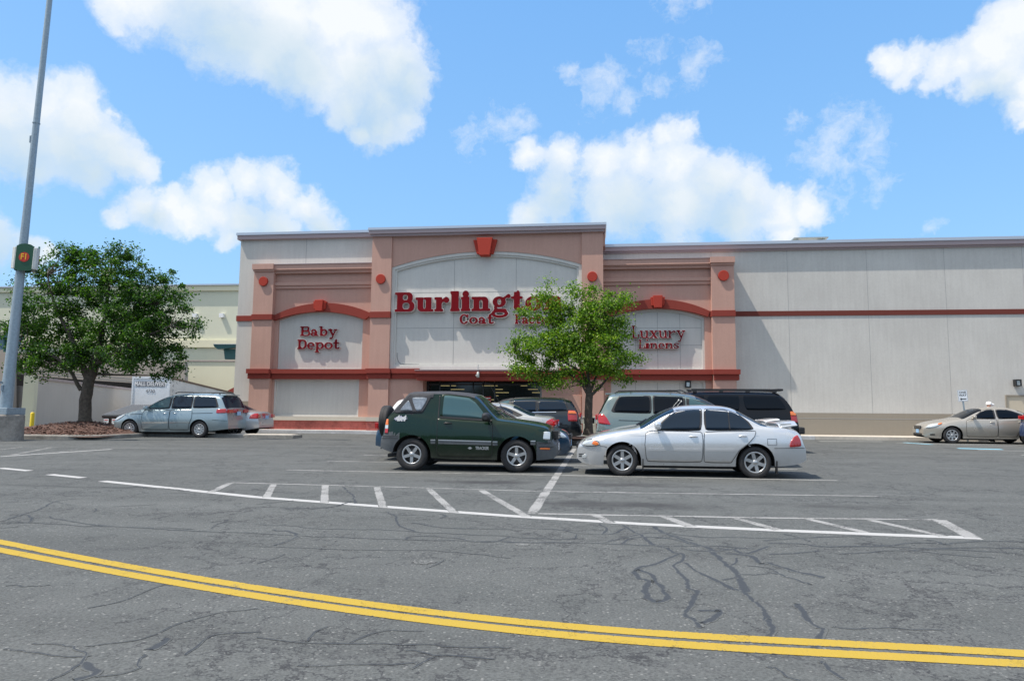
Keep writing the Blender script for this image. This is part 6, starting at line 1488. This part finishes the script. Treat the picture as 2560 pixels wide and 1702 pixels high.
# cars beyond
c = sedan('blue_sedan', 'dark blue sedan facing right, just beyond the green off-roader', (.018, .065, .13), M['cglass'], .4); c.place(X_at(1424, 17.1)-.97, 17.1, -1)
VT = VTOP(4.8); c = minivan('white_van', 'white minivan mostly hidden behind the green off-roader', (.80, .80, .80), M['cglass'], VTOP(5.08), M['lamp_red'], metal=0, rack=False); c.place(X_at(952, 19.7)+4.16, 19.7, -1); c.root.scale = (1, 1, .885)
c = sedan('grey_sedan', 'pale silver-grey sedan with its boot showing beside the dark wagon', (.48, .49, .48), M['cglass'], .45); c.place(X_at(1392, 22.2)-3.83, 22.2, 1)
WT = [(0,.50),(.02,.66),(.08,.76),(.3,.86),(.8,.97),(1.35,1.05),(1.46,1.09),(1.9,1.38),(2.25,1.54),(2.6,1.63),(3.2,1.675),(4.1,1.66),(4.62,1.61),(4.74,1.53),(4.93,1.20),(4.97,1.05),(5.01,.80),(5.05,.62),(5.05,.5)]
c = minivan('dark_wagon', 'near-black tall wagon with orange-red tail lamp beside the right tree', (.006, .011, .016), M['cglass'], WT, M['lamp_red'], L=5.05, W=1.0, wx=(.98, 3.93), metal=.3, rack=False, cat='wagon', tl=[(4.62,.84),(4.60,1.10),(4.62,1.22),(4.88,1.21),(4.93,1.05),(4.93,.84)])
c.patch([(4.62,1.11),(4.63,1.20),(4.86,1.19),(4.90,1.11)], .030, 'indicator', M['lamp_amber'], rnd=.05); c.ribbon([(2.6,1.13),(4.2,1.16)], .02, .012, 'chrome_strip', M['chrome'])
c.place(X_at(1452, 24.8)-4.07, 24.8, 1)
c = minivan('green_minivan', 'grey-green minivan facing right, right of the tree, with a slanted red tail lamp', (.20, .25, .235), M['cglass_black'], VTOP(5.08), M['lamp_red'], metal=.5, tl=[(4.66,.86),(4.78,1.06),(4.86,1.15),(5.03,1.16),(5.0,.88)])
c.place(X_at(1489, 19.9)+4.16, 19.9, -1)
# black long off-roader
L = 5.57
sp = dict(L=L, W=1.0, wx=(.95, 4.25), wr=.39, arch=.46, tumble=.16, ro=.12, nf=(.6, .18), nr=(.4, .12),
    top=[(0,.60),(.02,.95),(.1,1.08),(.5,1.16),(1.3,1.22),(1.5,1.26),(2.05,1.75),(2.25,1.84),(3,1.88),(4.8,1.87),(5.05,1.82),(5.25,1.62),(5.45,1.22),(5.50,1.1),(5.53,.80),(5.57,.7),(5.57,.55)],
    belt=[(0,.7),(.1,.98),(.5,1.08),(1.5,1.18),(5,1.22),(L,1.15)], bot=[(0,.45),(.2,.36),(3,.36),(L,.48)], ws=(1.5, 2.1), rw=(5.15, 5.42))
c = Car(sp); P = paint('black_paint', (.002, .003, .006), .0, .2, .12); c.build('black_suv', 'long black off-roader with a roof rack, tail to the right, behind the silver sedan', 'off-roader', dict(body=P, windshield=M['cglass'], rear_window=M['cglass_black']))
for P4 in ([(1.75,1.24),(2.1,1.60),(2.3,1.72),(2.75,1.74),(2.75,1.25)], [(2.85,1.25),(2.85,1.74),(3.80,1.74),(3.78,1.25)], [(3.98,1.28),(3.90,1.74),(4.95,1.73),(5.20,1.30)]): c.patch(P4, .012, 'side_window', M['cglass_black'], rnd=.08)
c.doors([[(1.55,.46),(1.55,1.15),(2.80,1.21),(2.80,.46)], [(2.83,.46),(2.83,1.21),(3.86,1.22),(3.80,.9),(3.74,.46)]]); c.handles([(2.6,1.08), (3.65,1.08)], M['trim']); c.mirrors(1.80, 1.2, M['trim'], 1.4)
c.patch([(5.28,.92),(5.28,1.13),(5.46,1.13),(5.50,.92)], .012, 'taillight', M['lamp_red'], rnd=.05); c.patch([(5.28,1.13),(5.27,1.25),(5.41,1.25),(5.45,1.13)], .020, 'indicator', M['lamp_amber'], rnd=.05); c.patch([(.05,.80),(.05,1.0),(.3,1.0),(.3,.80)], .022, 'headlight', M['lamp_clear'], rnd=.1)
c.box(5.50, 5.68, -.95, .95, .58, .78, 'rear_bumper', M['trim'], bevel=.03); c.box(5.45, 5.66, -.1, .1, .42, .58, 'tow_hitch', M['trim'])
for sg in (1, -1):
    b = MB(); b.box(2.4-L/2, 5.05-L/2, sg*.62-.03, sg*.62+.03, 1.885, 1.93); 
    for xx in (2.5, 3.3, 4.1, 4.9): b.box(xx-L/2-.06, xx-L/2+.06, sg*.62-.03, sg*.62+.03, 1.82, 1.885)
    b.build('roof_rail', M['trim'], c.root)
b = MB(); b.box(4.95-L/2, 5.15-L/2, -.68, .68, 1.87, 1.94); b.build('air_deflector', M['trim'], c.root, bevel=.02)
b = MB(); b.box(3.87-L/2, 3.96-L/2, -1.05, 1.05, 1.24, 1.28); bpy.data.objects.remove(b.build('tmp', P, c.root))
c.wheels(.22, 6, rot=(.2, .4)); c.place(X_at(2004, 22.5)-4.62, 22.5, 1)
# left group
c = minivan('blue_minivan', 'light blue-silver minivan parked beside the left tree and dumpster', (.31, .39, .42), M['cglass'], VTOP(5.05), M['lamp_red'], L=5.05, W=.98, wx=(.90, 3.90), metal=.5, spokes=10, chrome=True)
go, gr = gnd(309.5, 1092.5), gnd(489.4, 1093.5); c.place(go[0], 27.0, 1, 0)
c = sedan('silver_coupe', 'pale silver sedan peeking out behind the light blue minivan', (.46, .49, .52), M['cglass'], .45); c.place(X_at(641, 28.6)-3.83, 28.6, 1)
c = sedan('beige_sedan', 'champagne beige sedan parked facing left at the right edge', (.45, .42, .37), M['cglass_black'], .45, spokes=7); gc_ = gnd(2387, 1108.5); c.place(gc_[0], gc_[1]-.05, 1, R_(-3.5))
c = minivan('navy_wagon', 'dark blue wagon just entering at the right edge', (.02, .05, .15), M['cglass'], WT, M['lamp_red'], L=5.05, W=.95, wx=(.98, 3.93), rack=False, cat='wagon'); c.place(X_at(2618, 28.0)+4.07, 28.0, -1)
cx_n = c

# ------------------------------------------------------------------ person behind the beige sedan
xh, zh = wal(2470, 1006, 32.2)
h_p = zh - gz(32.2); pr = empty('tmp'); bpy.data.objects.remove(pr)
k = h_p/1.72
J = dict(pel=(0,0,.94), sp=(0,0,1.18), ch=(0,0,1.38), nk=(.01,0,1.50), hd=(.03,0,1.58), hd2=(.035,0,1.68), shL=(0,.19,1.42), elL=(.03,.25,1.15), wrL=(.14,.22,.95), shR=(0,-.19,1.42), elR=(.02,-.25,1.15), wrR=(.16,-.20,.98),
    hpL=(0,.10,.90), knL=(.02,.11,.50), anL=(0,.12,.09), toL=(.16,.13,.04), hpR=(0,-.10,.90), knR=(.02,-.11,.50), anR=(-.02,-.12,.09), toR=(.14,-.13,.04), haL=(.20,.21,.90), haR=(.22,-.19,.94))
Rd = dict(pel=.15, sp=.13, ch=.155, nk=.06, hd=.085, hd2=.088, shL=.065, elL=.045, wrL=.03, shR=.065, elR=.045, wrR=.03, hpL=.09, knL=.06, anL=.042, toL=.04, hpR=.09, knR=.06, anR=.042, toR=.04, haL=.03, haR=.03)
Ed = [('pel','sp'),('sp','ch'),('ch','nk'),('nk','hd'),('hd','hd2'),('ch','shL'),('shL','elL'),('elL','wrL'),('wrL','haL'),('ch','shR'),('shR','elR'),('elR','wrR'),('wrR','haR'),('pel','hpL'),('hpL','knL'),('knL','anL'),('anL','toL'),('pel','hpR'),('hpR','knR'),('knR','anR'),('anR','toR')]
fing = []
for sd, sy in (('L', 1), ('R', -1)):
    bx, by, bz = J['ha'+sd]
    for q in range(5):
        n1, n2 = f'f{sd}{q}a', f'f{sd}{q}b'; oy = (-.03+.018*q)
        J[n1] = (bx+.03+(.0 if q else -.02), by+oy, bz-.035); J[n2] = (bx+.045, by+oy*1.1, bz-.075+(.02 if q in (0, 4) else 0)); Rd[n1] = .010; Rd[n2] = .008; Ed += [('ha'+sd, n1), (n1, n2)]
names = list(J); me = bpy.data.meshes.new('person'); me.from_pydata([tuple(v*k for v in J[n]) for n in names], [(names.index(a), names.index(b_)) for a, b_ in Ed], [])
po = bpy.data.objects.new('person', me); COL.objects.link(po); po.location = (xh, 32.2, gz(32.2))
sk = po.modifiers.new('skin', 'SKIN'); sb = po.modifiers.new('sub', 'SUBSURF'); sb.levels = sb.render_levels = 2; sk.use_smooth_shade = True
for i, n in enumerate(names): r = Rd[n]*k; me.skin_vertices[0].data[i].radius = (r, r); me.skin_vertices[0].data[i].use_root = (n == 'pel')
pm_ = bpy.data.materials.new('person_clothes'); pm_.use_nodes = True; t = pm_.node_tree; p = t.nodes['Principled BSDF']; tcn = t.nodes.new('ShaderNodeTexCoord'); s_ = t.nodes.new('ShaderNodeSeparateXYZ'); t.links.new(tcn.outputs['Object'], s_.inputs[0])
cc = ramp(t, math_(t, 'DIVIDE', s_.outputs[2], 1.75*k), [(0, (.03,.03,.035)), (.06, (.04,.05,.09)), (.54, (.60,.30,.34)), (.855, (.60,.34,.24))], 'CONSTANT'); t.links.new(cc, p.inputs['Base Color']); p.inputs['Roughness'].default_value = .8; me.materials.append(pm_)
tag(po, 'person in a white cap standing behind the beige sedan, only the head showing', 'person')
b = MB(); b.lathe([(.112*k, -.01), (.116*k, .03), (.105*k, .075), (.07*k, .11), (0, .125)], 24, 'z', (.03*k, 0, 1.635*k)); b.tube([(.10*k, 0, 1.64*k), (.22*k, 0, 1.62*k)], [.075*k, .05*k], 14); b.build('cap', M['white'], po)
b = MB(); b.lathe([(0, -.02), (.012, -.01), (.014, .0), (0, .012)], 8, 'x', (.125*k, 0, 1.585*k)); b.build('nose', M['skin'], po)
bpy.context.view_layer.update()
